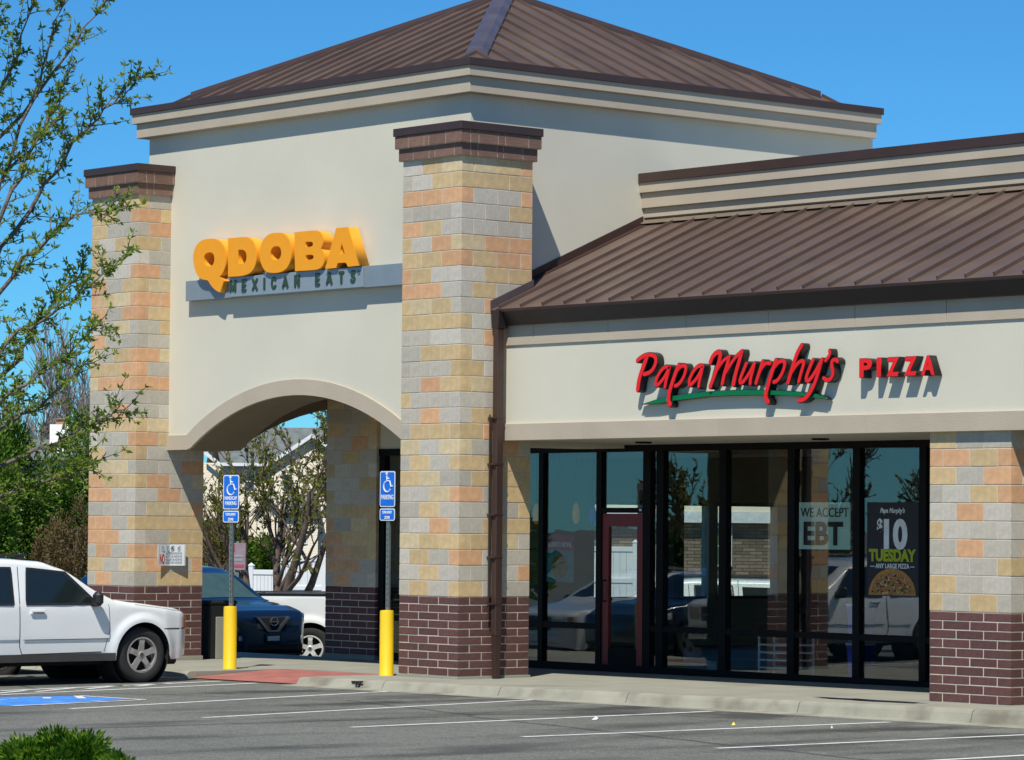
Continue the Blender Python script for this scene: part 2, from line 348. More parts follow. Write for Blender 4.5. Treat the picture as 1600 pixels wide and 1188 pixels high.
for (a, b_) in (((0, 1086), (400, 1068)), ((0, 1080), (345, 1065))):
    p, q = ground(*a, LOT), ground(*b_, LOT); tag(stripe(p.xy, q.xy, .10), kind='structure')
for k in range(4):                                       # hatching of the access aisle
    a = ground(40 + 75 * k, 1079.5 - 4 * k, LOT); tag(stripe(a.xy, (a.x + .55, a.y - .9), .09), kind='structure')
q = [ground(*p, LOT) for p in ((-30, 1090), (125, 1088), (205, 1093), (20, 1104), (-30, 1101.5))]
o = link('blue_parking_panel', mesh('blue', [(p.x, p.y, LOT + .003) for p in q], [tuple(range(5))], blue_p)); tag(o, kind='structure')
for a, b_ in ((q[1], q[2] + (q[2] - q[1]) * .25), (q[2] + (q[2] - q[1]) * .25, q[3])): tag(stripe(a.xy, b_.xy, .08, dz=.007), kind='structure')
c0 = (q[0] + q[2]) / 2
for k in range(3): tag(stripe((c0.x - .3 + .1 * k, c0.y + .5 - .5 * k), (c0.x + .25 - .2 * k, c0.y + .2 - .35 * k), .10, name='painted_wheelchair_symbol', dz=.006), kind='structure')
# a dark uneven patch on the pavement and small litter
patch_m = mat('dark_patch_surface', (.018, .017, .017, 1), .25, var=.3, nscale=3)
def blot(name, c, rx, ry_, z, m, seed, label=None):
    rr = random.Random(seed); V = [(c[0], c[1], z)]; k = 22
    for i in range(k):
        t_ = 2 * math.pi * i / k; s = rr.uniform(.62, 1.1); V.append((c[0] + rx * s * math.cos(t_), c[1] + ry_ * s * math.sin(t_), z))
    return tag(link(name, mesh(name, V, [(0, i + 1, (i + 1) % k + 1) for i in range(k)], m)), label, kind='structure')
p = ground(1365, 1096, zs(6)); blot('dark_patch', (p.x, p.y), .95, .16, zs(p.x) + .006, patch_m, 3)

# a scrawled mark on the kerb and bits of litter on the asphalt
mk = MB(); xm = -.62; ym = yc(xm)
for pts in (((-.10, -.028), (.12, -.022)), ((-.02, -.03), (.02, -.10), (.05, -.13)), ((.08, -.03), (.05, -.09))):
    mk.tube([(xm + a_, ym - .004 + b2 * .28 - .01, zs(xm) + b2) for a_, b2 in pts], .012, 6)
mk.obj('scrawl', ink, walk)
for i, (u, v, m_, lab) in enumerate(((930, 1125.5, signwhite, 'white paper scrap on the asphalt'), (1146, 1134, yellow_p, 'tiny yellow scrap on the asphalt'), (1300, 1139, signwhite, 'tiny white scrap nearer the pillar'))):
    p = ground(u, v, LOT); o = empty('paper_scrap', (p.x, p.y, LOT + .004), lab, 'litter', 'litter on the parking lot', rz=i * .8)
    k_ = (.035, .02, .012)[i]; MB().add([(-k_, -k_ * .6, 0), (k_, -k_ * .5, .004), (k_ * .8, k_ * .6, .02), (0, k_ * .2, .035), (-k_ * .9, k_ * .7, .006)], [(0, 1, 3), (1, 2, 3), (2, 4, 3), (4, 0, 3)]).obj('crumple', m_, o)
# ------------------------------------------------------------------ masonry pillars
BLK = .4064; CRS = .2032; BRC = .1016; J = .0055
BC = {}
def brick_mesh(lx, ly, lz, m, j, bev):
    key = (round(lx, 3), round(ly, 3), round(lz, 3), m.name)
    if key not in BC: BC[key] = mesh('block', *(lambda q: (q.v, q.f))(MB().box(j, lx - j, j, ly - j, j, lz - j, bev)), m)
    return BC[key]
def pick(rr, last):
    r = rr.random()
    if r < .06 and last is not None: return last
    return rr.choices(range(5), (.30, .16, .24, .20, .10))[0]
def pillar(x0, y0, label, ncrs, cap, seed, z0=0., wy=3, group='block pillars of the shop front'):
    """x0,y0: front left corner; front (-y) and right (+x) faces get single blocks."""
    rr = random.Random(seed); X1, Y1 = x0 + 3 * BLK, y0 + wy * BLK
    p = empty('masonry_pillar', (x0, y0, z0), label, 'pillar', group)
    H = 10 * BRC + ncrs * CRS
    box('plinth', concrete, p, -.012, 3 * BLK + .012, -.012, wy * BLK + .012, -.35, -.004, .004)
    box('mortar_core', mortar_w, p, .0115, 3 * BLK - .0115, .0115, wy * BLK - .0115, 0, 10 * BRC)
    box('mortar_core', mortar_l, p, .0098, 3 * BLK - .0098, .0098, wy * BLK - .0098, 10 * BRC, H)
    rear = MB(); hb = BLK / 2; last = None
    def course(z, h, kind, odd):
        nonlocal last
        m_of = (lambda: brickm) if kind == 'brick' else (lambda: BL[cm()])
        def cm():
            nonlocal last
            last = pick(rr, last); return last
        j, bev = (.0065, .004) if kind == 'brick' else (J, .003)
        def put(ax, ay, lx, ly):
            link(kind, brick_mesh(lx, ly, h, m_of(), j, bev), p, (ax, ay, z + rr.uniform(-.0008, .0008)))
        if odd:                                            # front: three whole blocks; side: half, whole, whole, half
            for i in range(3): put(i * BLK + 0, rr.uniform(-.0015, .0015), BLK, hb)
            segs = [(hb + i * BLK, BLK) for i in range(wy - 1)] + [(wy * BLK - hb, hb)]
            for a, l in segs: put(3 * BLK - hb + rr.uniform(-.0015, .0015), a, hb, l)
        else:
            for a, l in [(0, hb)] + [(hb + i * BLK, BLK) for i in range(2)]: put(a, rr.uniform(-.0015, .0015), l, hb)
            for i in range(wy): put(3 * BLK - hb + rr.uniform(-.0015, .0015), i * BLK, hb, BLK)
        rear.k = 5 if kind == 'brick' else rr.randrange(5)
        for i in range(3):
            if kind != 'brick': rear.k = rr.randrange(5)
            o_ = 0 if odd else hb
            a = max(0, i * BLK - o_); rear.box(a + j, min(3 * BLK - hb, (i + 1) * BLK - o_) - j, wy * BLK - hb, wy * BLK - .001, z + j, z + h - j)
            if i < wy: rear.box(.001, hb - .02, max(hb, i * BLK - o_) + j, (i + 1) * BLK - o_ - j, z + j, z + h - j)
    for k in range(10): course(k * BRC, BRC, 'brick', k % 2 == 1)
    for k in range(ncrs): course(10 * BRC + k * CRS, CRS, 'block', (ncrs - k) % 2 == 1)
    tag(rear.obj('rear_masonry', BL + [brickm], p), kind='stuff')
    if cap:
        z = H
        for lev, (o_, h) in enumerate(((.042, .165), (.080, .165))):
            w_ = 3 * BLK + 2 * o_; d_ = wy * BLK + 2 * o_
            box('cap_core', mortar_l, p, -o_ + .009, 3 * BLK + o_ - .009, -o_ + .009, wy * BLK + o_ - .009, z, z + h - .002)
            def run(n_, horiz):
                cuts = [0]; L_ = w_ if horiz else d_
                seq = ([.30, .33, .12, .40, .38] if (lev + horiz) % 2 else [.28, .33, .10, .34, .28, .30])
                acc = 0
                for s in seq:
                    acc += s
                    if acc < L_ - .14: cuts.append(acc)
                cuts.append(L_)
                for a, b_ in zip(cuts, cuts[1:]):
                    if horiz: link('cap_block', brick_mesh(b_ - a, .16, h, capm, .004, .003), p, (-o_ + a, -o_, z))
                    else:
                        a2 = max(a, .161)
                        if b_ - a2 > .05: link('cap_block', brick_mesh(.16, b_ - a2, h, capm, .004, .003), p, (3 * BLK + o_ - .16, -o_ + a2, z))
            run(0, True); run(0, False)
            box('rear_cap', capm, p, -o_ + .001, 3 * BLK + o_ - .17, -o_ + .17, wy * BLK + o_ - .001, z + .003, z + h - .003)
            z += h
        box('coping', brown, p, -.095, 3 * BLK + .095, -.095, wy * BLK + .095, z, z + .105, .006)
        MB().add([(-.09, -.09, z + .105), (3 * BLK + .09, -.09, z + .105), (3 * BLK + .09, wy * BLK + .09, z + .105), (-.09, wy * BLK + .09, z + .105), (1.5 * BLK, wy * BLK / 2, z + .15)], [(0, 1, 4), (1, 2, 4), (2, 3, 4), (3, 0, 4)]).obj('coping_lid', brown, p)
    return p
W3 = 3 * BLK
PC = pillar(-W3, 0, 'tall block pillar with brown cap and downspout at the tower corner', 28, True, 11)
PL = pillar(-7.332 - W3, 0, 'tall block pillar behind the white car, carrying the small white prohibition sign', 28, True, 23)
PR = pillar(8.650 - W3, .75, 'short block pillar under the overhang beside the pizza shop window', 10, False, 31)
PI = pillar(-5.89 - W3, 3.30, 'shaded block pillar inside the arched porch', 14, False, 47, wy=2)
# fourth pillar of the tower, at its far corner
# ------------------------------------------------------------------ the shop building: tower, lower wing, shop windows
TX0, TX1, TY0, TY1 = -7.92, -.525, .58, 8.01
B = empty('shop_building', (0, 0, 0), 'cream stucco shop building with arched corner tower and brown metal roofs', 'building')
AXC, ASP, AR0 = -4.27, 3.0, 4.71                       # arch: centre, springing height, radius
AH = 2.52
def arch(r, n=24, ang=None):
    cz = ASP - math.sqrt(AR0 ** 2 - AH ** 2); a0 = ang or math.asin(AH / AR0)
    return [(AXC + r * math.sin(-a0 + 2 * a0 * i / n), cz + r * math.cos(-a0 + 2 * a0 * i / n)) for i in range(n + 1)]
ai = arch(AR0)
mb = MB(); top = 7.60                                   # front wall cut by the arch
for y, fl in ((TY0, 1), (1.48, -1)):
    n0 = len(mb.v)
    L_ = [(TX0, ASP)] + ai + [(TX1, ASP)]; V = [(x, y, z) for x, z in L_] + [(x, y, top) for x, z in L_]; k = len(L_)
    mb.add(V, [((i, i + 1, k + i + 1, k + i)[::fl]) for i in range(k - 1)])
k = len(L_)
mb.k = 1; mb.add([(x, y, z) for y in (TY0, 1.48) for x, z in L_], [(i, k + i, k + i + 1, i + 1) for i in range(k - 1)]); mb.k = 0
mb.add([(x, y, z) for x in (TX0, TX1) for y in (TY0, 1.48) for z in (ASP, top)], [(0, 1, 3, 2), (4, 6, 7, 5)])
soff = mat('shade_darkened_stucco', (.20, .165, .11, 1), .9, var=.06, nscale=1.5); mb.obj('tower_front_wall', [stucco, soff], B)  # arch underside, inner wall and ceiling: porch shade put into the stucco colour
box('tower_side_wall', stucco, B, -1.45, TX1, 1.482, TY1, ASP, top)
# far side wall with its own arch
cy, hy, rs = 4.12, 2.52, .73; rad = (hy ** 2 + rs ** 2) / (2 * rs); a0 = math.asin(hy / rad)
ay = [(cy + rad * math.sin(-a0 + 2 * a0 * i / 16), 3.0 + rs - rad + rad * math.cos(-a0 + 2 * a0 * i / 16)) for i in range(17)]
L_ = [(1.482, 3.0)] + ay + [(TY1, 3.0)]; k = len(L_); mb = MB()
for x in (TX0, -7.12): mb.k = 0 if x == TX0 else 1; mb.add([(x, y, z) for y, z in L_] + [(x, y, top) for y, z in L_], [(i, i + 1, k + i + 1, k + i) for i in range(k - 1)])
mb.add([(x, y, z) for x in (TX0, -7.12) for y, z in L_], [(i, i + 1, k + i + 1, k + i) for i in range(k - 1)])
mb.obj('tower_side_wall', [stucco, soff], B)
box('tower_back_wall', stucco, B, TX0, TX1, TY1, TY1 + .2, ASP, top)
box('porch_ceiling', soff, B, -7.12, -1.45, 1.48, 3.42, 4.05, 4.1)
# trim band that follows the arch
pb = [(-7.39, ASP - .004)] + [(x, z - .004) for x, z in ai] + [(-1.15, ASP - .004)]
ao = arch(AR0 + .215, 24, math.asin(AH / AR0) * .985)
po = [(-7.39, 3.207), (-6.83, 3.207)] + [q for q in ao if q[1] > 3.207] + [(-1.71, 3.207), (-1.15, 3.207)]
def resample(P, n):
    d = [0]
    for a, b_ in zip(P, P[1:]): d.append(d[-1] + math.dist(a, b_))
    out = []
    for i in range(n + 1):
        s = d[-1] * i / n; j = max(q for q in range(len(d)) if d[q] <= s + 1e-9); j = min(j, len(P) - 2)
        f = (s - d[j]) / (d[j + 1] - d[j]); out.append((P[j][0] + (P[j + 1][0] - P[j][0]) * f, P[j][1] + (P[j + 1][1] - P[j][1]) * f))
    return out
ri = resample(pb, 60); ro = resample(po, 60)
for a, b_ in ((0, 9), (9, 29), (29, 47), (47, 60)):       # cast pieces with fine joints
    mb = MB(); rg = range(a, b_ + 1); n = len(rg)
    for y in (TY0 - .028, TY0 + .02): mb.add([(ri[i][0], y, ri[i][1]) for i in rg] + [(ro[i][0], y, ro[i][1]) for i in rg], [(i, i + 1, n + i + 1, n + i) for i in range(n - 1)])
    for P in (ri, ro): mb.add([(P[i][0], y, P[i][1]) for y in (TY0 - .028, TY0 + .02) for i in rg], [(i, i + 1, n + i + 1, n + i) for i in range(n - 1)])
    mb.add([(P[i][0] + (.003 if i == b_ else -.003) * 0, y, P[i][1]) for i in (a, b_) for P in (ri, ro) for y in (TY0 - .028, TY0 + .02)], [(0, 1, 3, 2), (4, 5, 7, 6)])
    mb.obj('arch_trim', trim, B)
# cornice
def ring(name, m, o, z0, z1, bev=.006): return box(name, m, B, TX0 - o, TX1 + o, TY0 - o, TY1 + o, z0, z1, bev)
ring('cornice_band', trim, .14, 7.60, 7.812); ring('cornice_band', trim, .19, 7.810, 7.96); ring('tower_coping', brown, .215, 7.945, 8.045)
# pyramid roof, one metal panel after another
RC = Vector(((TX0 + TX1) / 2, (TY0 + TY1) / 2)); APEX = 9.72; SL = .459; TB = 3.62
def pyr(face, s, t, lift=0.):
    dx, dy = {'front': (0, -1), 'right': (1, 0), 'left': (-1, 0), 'back': (0, 1)}[face]; ex, ey = -dy, dx
    n = Vector((dx * SL, dy * SL, 1)).normalized() * lift
    return (RC.x + dx * t + ex * s + n.x, RC.y + dy * t + ey * s + n.y, APEX - SL * t + n.z)
rear = MB()
for face in ('front', 'right', 'left', 'back'):
    k = 9; wd = .41
    for i in range(-k, k):
        s0, s1 = max(-TB, i * wd), min(TB, (i + 1) * wd)
        if s1 - s0 < .02: continue
        mb = MB() if face in ('front', 'right') else rear
        a = [pyr(face, s0, TB), pyr(face, s1, TB), pyr(face, s1, max(abs(s1), .02)), pyr(face, s0, max(abs(s0), .02))]
        mb.add(a, [(0, 1, 2, 3)])
        if abs(s0) < TB - .03 and abs(s0) > .01 or s0 == 0:  # standing seam on the panel's edge
            h = .042; q = [pyr(face, s0 + e, tt, lf) for tt in (TB, max(abs(s0), .02)) for e, lf in ((-.012, 0), (-.012, h), (.012, h), (.012, 0))]
            mb.add(q, [(0, 1, 5, 4), (1, 2, 6, 5), (2, 3, 7, 6), (0, 3, 2, 1)])
        if face in ('front', 'right'): mb.obj('roof_panel', roofm, B)
tag(rear.obj('rear_roof_panels', roofm, B), kind='stuff')
for sx, sy in ((1, -1), (-1, -1), (1, 1), (-1, 1)):      # hip caps
    mb = MB(); V = []
    d = Vector((sx, sy, 0)).normalized(); e = Vector((-d.y, d.x, 0))
    for tt in (3.27, .0):
        c = Vector((RC.x + sx * tt, RC.y + sy * tt, APEX - SL * tt))
        for wv, lf in ((-.15, .0 - .02), (-.15, .045), (-.07, .085), (.07, .085), (.15, .045), (.15, -.02)):
            V.append(c + e * wv + Vector((0, 0, lf - abs(wv) * .3)))
    mb.add(V, [(i, i + 1, i + 7, i + 6) for i in range(5)] + [(5, 4, 3, 2, 1, 0), tuple(range(6, 12))]); mb.obj('hip_cap', hipm if (sx, sy) == (1, -1) else brown, B)

# lower wing
WX1 = 15.0; YF = .73
def seg(name, m, x0, x1, step, y0, y1, z0, z1, first=None, gap=.003, bev=.004):
    a = x0; b_ = first if first is not None else x0 + step
    while a < x1 - .01:
        b_ = min(b_, x1); box(name, m, B, a + (gap if a > x0 else 0), b_ - gap, y0, y1, z0, z1, bev); a = b_; b_ += step
box('fascia_wall', stucco, B, .004, WX1, YF, YF + .25, 3.05, 4.62)
seg('fascia_lower_band', trim, .004, WX1, 2.44, .685, YF + .30, 3.037, 3.255, first=1.62)
seg('fascia_upper_band', trim, .004, WX1, 1.42, .708, YF + .05, 4.268, 4.53, first=.62)
box('soffit', mat('soffit_paint', (.45, .42, .36, 1), .9), B, -1.45, WX1, 1.03, 3.42, 3.045, 3.10)
for x in (1.1, 4.3): MB().lathe([(0, 0), (.09, 0), (.11, .008), (.11, .02)], 16, 'z', (x, 2.2, 3.022)).obj('soffit_light', black_al, B)
# gutter
MB().prism_x([(.53, 4.715), (.63, 4.53), (.70, 4.525), (.70, 4.70)], .006, WX1).obj('gutter', gutterm, B)
MB().prism_x([(.525, 4.735), (.531, 4.70), (.55, 4.70), (.55, 4.735)], .006, WX1).obj('gutter_lip', brown, B)
# lower roof in panels
def rz(y): return 4.705 + (y - .47) * (6.083 - 4.705) / (3.70 - .47)
xe = .112; k = 0; nrm = Vector((0, -(6.083 - 4.705), 3.70 - .47)).normalized()
edges_ = [-.52] + [.112 + .4225 * i for i in range(-1, 36)]
for a, b_ in zip(edges_, edges_[1:]):
    mb = MB(); y0 = .545 if b_ > .05 else 1.24
    if a < 0 < b_: a = max(a, .0) if a > -.2 else a
    if a < -.01: y0 = 1.30
    mb.add([(a, y0, rz(y0)), (b_, y0, rz(y0)), (b_, 3.72, rz(3.72)), (a, 3.72, rz(3.72))], [(0, 1, 2, 3)])
    if a > 0:
        h = .045; q = [Vector((a + e, y, rz(y))) + nrm * lf for y in (y0 + .02, 3.64) for e, lf in ((-.012, 0), (-.012, h), (.012, h), (.012, 0))]
        mb.add(q, [(0, 1, 5, 4), (1, 2, 6, 5), (2, 3, 7, 6), (0, 3, 2, 1), (4, 5, 6, 7)])
    mb.obj('roof_panel', roofm, B)
q = [Vector((x, y, rz(y) + lf)) for y in (.50, 1.235) for x, lf in ((.001, .0), (.001, .13), (.012, .13), (.012, .012), (.11, .012), (.11, 0))]
MB().add(q, [(i, i + 1, i + 7, i + 6) for i in range(5)] + [(5, 4, 3, 2, 1, 0)]).obj('step_flashing', hipm, B)
q = [Vector((x, y, rz(y) + lf)) for y in (1.3, 3.66) for x, lf in ((-.523, .0), (-.523, .12), (-.51, .12), (-.51, .014), (-.40, .014), (-.40, 0))]
MB().add(q, [(i, i + 1, i + 7, i + 6) for i in range(5)]).obj('step_flashing', brown, B)
# parapet above the lower roof
for nm, m, y, z0, z1 in (('parapet_base', trim, 3.72, 5.9, 6.165), ('parapet_band', trim, 3.676, 6.161, 6.292), ('parapet_band', trim, 3.633, 6.290, 6.50), ('parapet_band', trim, 3.590, 6.498, 6.65), ('parapet_coping', brown, 3.565, 6.637, 6.765)):
    box(nm, m, B, TX1 + .002, WX1, y, 4.35, z0, z1, .005)
MB().prism_x([(3.60, 6.075), (3.735, 6.16), (3.735, 6.05)], TX1 + .01, WX1).obj('head_flashing', mat('flashing_tan', (.16,.125,.09,1), .6), B)
# body of the shops behind
box('shop_wall', stucco, B, WX1 - .2, WX1, .99, 14.6, -.2, 6.6)
box('shop_back_wall', stucco, B, -7.12, WX1, 14.6, 14.8, -.2, 5.8)
box('flat_roof', mat('roof_membrane', (.4, .4, .38, 1), .9), B, -7.3, WX1 - .2, 4.36, 14.6, 5.55, 5.6)
seg('upper_side_wall', stucco, -7.32, -7.12, 1, 3.5, 14.8, 2.35, 5.75)

# ------------------------------------------------------------------ shop windows
SY = 3.4; HEAD = 2.955; SILL = .06
SF = link('storefront', bpy.data.meshes.new('storefront'), B)
MB().box(-5.9, 7.4, SY - .05, SY + .06, HEAD, 3.05).obj('header', black_al, SF)
MB().box(-5.9, 7.4, SY - .045, SY + .05, -.05, SILL).obj('sill', black_al, SF)
box('panel_over_windows', stucco, B, -5.89, -1.45, SY - .03, SY + .12, 3.052, 4.06)
MUL = [(-5.88, -5.76), (-4.62, -4.53), (-3.42, -3.33), (-2.292, -2.196), (-1.09, -.985), (-.148, .0), (.117, .255), (1.326, 1.459), (2.593, 2.72), (3.751, 3.873), (4.885, 5.0), (6.1, 6.2), (7.3, 7.4)]
for a, b_ in MUL:
    o = MB().box(a, b_, SY - .05, SY + .055, SILL, HEAD).obj('mullion', black_al, SF)
    MB().box(a - .012, b_ + .012, SY - .02, SY + .02, SILL, HEAD).obj('glazing_stop', black_al, SF)
for (a, a1), (b0, b_) in zip(MUL, MUL[1:]):
    x0, x1 = a1, b0
    if abs(x0 + .985) < .01:                            # the doorway: transom light above the door
        MB().box(x0, x1, SY - .045, SY + .045, 2.125, 2.195).obj('transom_bar', black_al, SF)
        MB().box(x0, x1, SY - .004, SY + .004, 2.195, HEAD).obj('pane', pane_m, SF); continue
    MB().box(x0, x1, SY - .045, SY + .045, .53, .612).obj('rail', black_al, SF)
    MB().box(x0, x1, SY - .004, SY + .004, .612, HEAD).obj('pane', pane_m, SF)
    MB().box(x0, x1, SY - .004, SY + .004, SILL, .53).obj('pane', pane_m, SF)
doorm = mat('dark_red_door', (.24, .022, .014, 1), .4, var=.1); 
D = link('door', bpy.data.meshes.new('door'), B); dx0, dx1 = -.983, -.150
MB().box(dx0, dx0 + .13, SY - .03, SY + .03, .02, 2.115).box(dx1 - .13, dx1, SY - .03, SY + .03, .02, 2.115).box(dx0 + .13, dx1 - .13, SY - .029, SY + .029, 1.94, 2.115).obj('door_frame', doorm, D)
MB().box(dx0 + .13, dx1 - .13, SY - .029, SY + .029, .02, .285).obj('kick_rail', black_al, D)
MB().box(dx0 + .13, dx1 - .13, SY - .004, SY + .004, .285, 1.94).obj('pane', pane_m, D)
MB().tube([(dx0 + .07, SY - .03, .92), (dx0 + .07, SY - .09, .92), (dx0 + .07, SY - .09, 1.20), (dx0 + .07, SY - .03, 1.20)], .012, 8).obj('handle', black_al, D)
box('closer_plate', signwhite, D, dx1 - .07, dx1 - .02, SY - .052, SY - .047, 2.15, 2.18)
tag(D, 'dark red framed glass entrance door')
# ------------------------------------------------------------------ the rooms behind the glass
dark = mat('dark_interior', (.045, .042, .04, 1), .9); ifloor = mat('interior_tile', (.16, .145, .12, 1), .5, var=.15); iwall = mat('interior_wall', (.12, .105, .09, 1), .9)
IN = link('shop_interior', bpy.data.meshes.new('interior'), B)
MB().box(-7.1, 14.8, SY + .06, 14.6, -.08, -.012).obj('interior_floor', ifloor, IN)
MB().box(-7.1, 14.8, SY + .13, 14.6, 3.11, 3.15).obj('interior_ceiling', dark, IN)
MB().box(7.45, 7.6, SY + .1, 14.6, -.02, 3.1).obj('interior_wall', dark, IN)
WY = [(3.5, 8.75), (9.85, 10.0), (11.3, 11.5), (12.9, 14.6)]
for a, b_ in WY: MB().box(-7.30, -7.12, a, b_, -.3, 2.35).obj('side_pier', stucco, IN)
for (a, a1), (b0, b_) in zip(WY, WY[1:]):
    MB().box(-7.30, -7.12, a1, b0, -.3, .75).obj('side_wall', stucco, IN); MB().box(-7.215, -7.207, a1, b0, .75, 2.35).obj('pane', pane_m, IN)
    MB().box(-7.24, -7.18, a1, b0, .75, .80).box(-7.24, -7.18, a1, b0, 2.29, 2.35).obj('window_frame', black_al, IN)
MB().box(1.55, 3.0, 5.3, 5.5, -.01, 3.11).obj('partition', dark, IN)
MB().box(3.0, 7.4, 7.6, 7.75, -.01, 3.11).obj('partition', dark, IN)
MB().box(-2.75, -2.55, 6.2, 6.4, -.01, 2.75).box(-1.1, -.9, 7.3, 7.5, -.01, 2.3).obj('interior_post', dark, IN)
# ------------------------------------------------------------------ shop signs
orange = mat('orange_acrylic', (.95, .36, .002, 1), .4, var=.02); orange_side = mat('orange_return', (.86, .36, .02, 1), .45, var=.03)
QDOBA=[
 ([(-6.49, 5.744), (-6.47, 5.851), (-6.401, 5.94), (-6.281, 5.993), (-6.124, 6.005), (-5.958, 5.995), (-5.847, 5.967), (-5.763, 5.914), (-5.698, 5.841), (-5.659, 5.742), (-5.661, 5.645), (-5.692, 5.561), (-5.745, 5.489), (-5.823, 5.444), (-5.744, 5.397), (-5.648, 5.368), (-5.721, 5.367), (-5.76, 5.296), (-5.804, 5.214), (-5.877, 5.232), (-5.98, 5.285), (-6.064, 5.354), (-6.111, 5.408), (-6.223, 5.415), (-6.335, 5.453), (-6.411, 5.528), (-6.466, 5.634)],[[(-6.214, 5.729), (-6.202, 5.777), (-6.138, 5.806), (-6.037, 5.806), (-5.981, 5.781), (-5.956, 5.726), (-5.96, 5.661), (-5.996, 5.615), (-6.078, 5.597), (-6.162, 5.618), (-6.206, 5.663)]]),
 ([(-5.637, 5.982), (-5.212, 5.979), (-5.103, 5.956), (-5.022, 5.904), (-4.961, 5.821), (-4.938, 5.724), (-4.945, 5.618), (-4.988, 5.525), (-5.076, 5.46), (-5.219, 5.43), (-5.381, 5.422), (-5.626, 5.429)],[[(-5.379, 5.804), (-5.271, 5.801), (-5.207, 5.77), (-5.179, 5.716), (-5.184, 5.652), (-5.222, 5.606), (-5.294, 5.596), (-5.375, 5.6)]]),
 ([(-4.876, 5.742), (-4.852, 5.846), (-4.773, 5.937), (-4.651, 5.988), (-4.501, 5.995), (-4.346, 5.983), (-4.258, 5.947), (-4.17, 5.87), (-4.13, 5.774), (-4.122, 5.658), (-4.155, 5.555), (-4.232, 5.475), (-4.353, 5.434), (-4.511, 5.424), (-4.666, 5.439), (-4.765, 5.481), (-4.837, 5.57), (-4.874, 5.657)],[[(-4.619, 5.727), (-4.585, 5.789), (-4.497, 5.807), (-4.418, 5.798), (-4.374, 5.756), (-4.364, 5.692), (-4.38, 5.64), (-4.432, 5.612), (-4.511, 5.607), (-4.582, 5.63), (-4.618, 5.674)]]),
 ([(-4.071, 5.974), (-3.603, 5.975), (-3.5, 5.956), (-3.44, 5.916), (-3.399, 5.846), (-3.403, 5.779), (-3.462, 5.71), (-3.41, 5.681), (-3.375, 5.617), (-3.373, 5.524), (-3.415, 5.464), (-3.508, 5.427), (-3.644, 5.422), (-4.048, 5.429)],[[(-3.809, 5.826), (-3.685, 5.823), (-3.642, 5.803), (-3.642, 5.767), (-3.684, 5.751), (-3.808, 5.75)], [(-3.799, 5.64), (-3.674, 5.642), (-3.627, 5.621), (-3.626, 5.589), (-3.664, 5.571), (-3.797, 5.572)]]),
 ([(-3.125, 5.975), (-2.852, 5.974), (-2.594, 5.433), (-2.851, 5.429), (-2.894, 5.488), (-3.078, 5.493), (-3.11, 5.428), (-3.363, 5.425)],[[(-2.993, 5.761), (-2.924, 5.618), (-3.034, 5.609)]]),
]
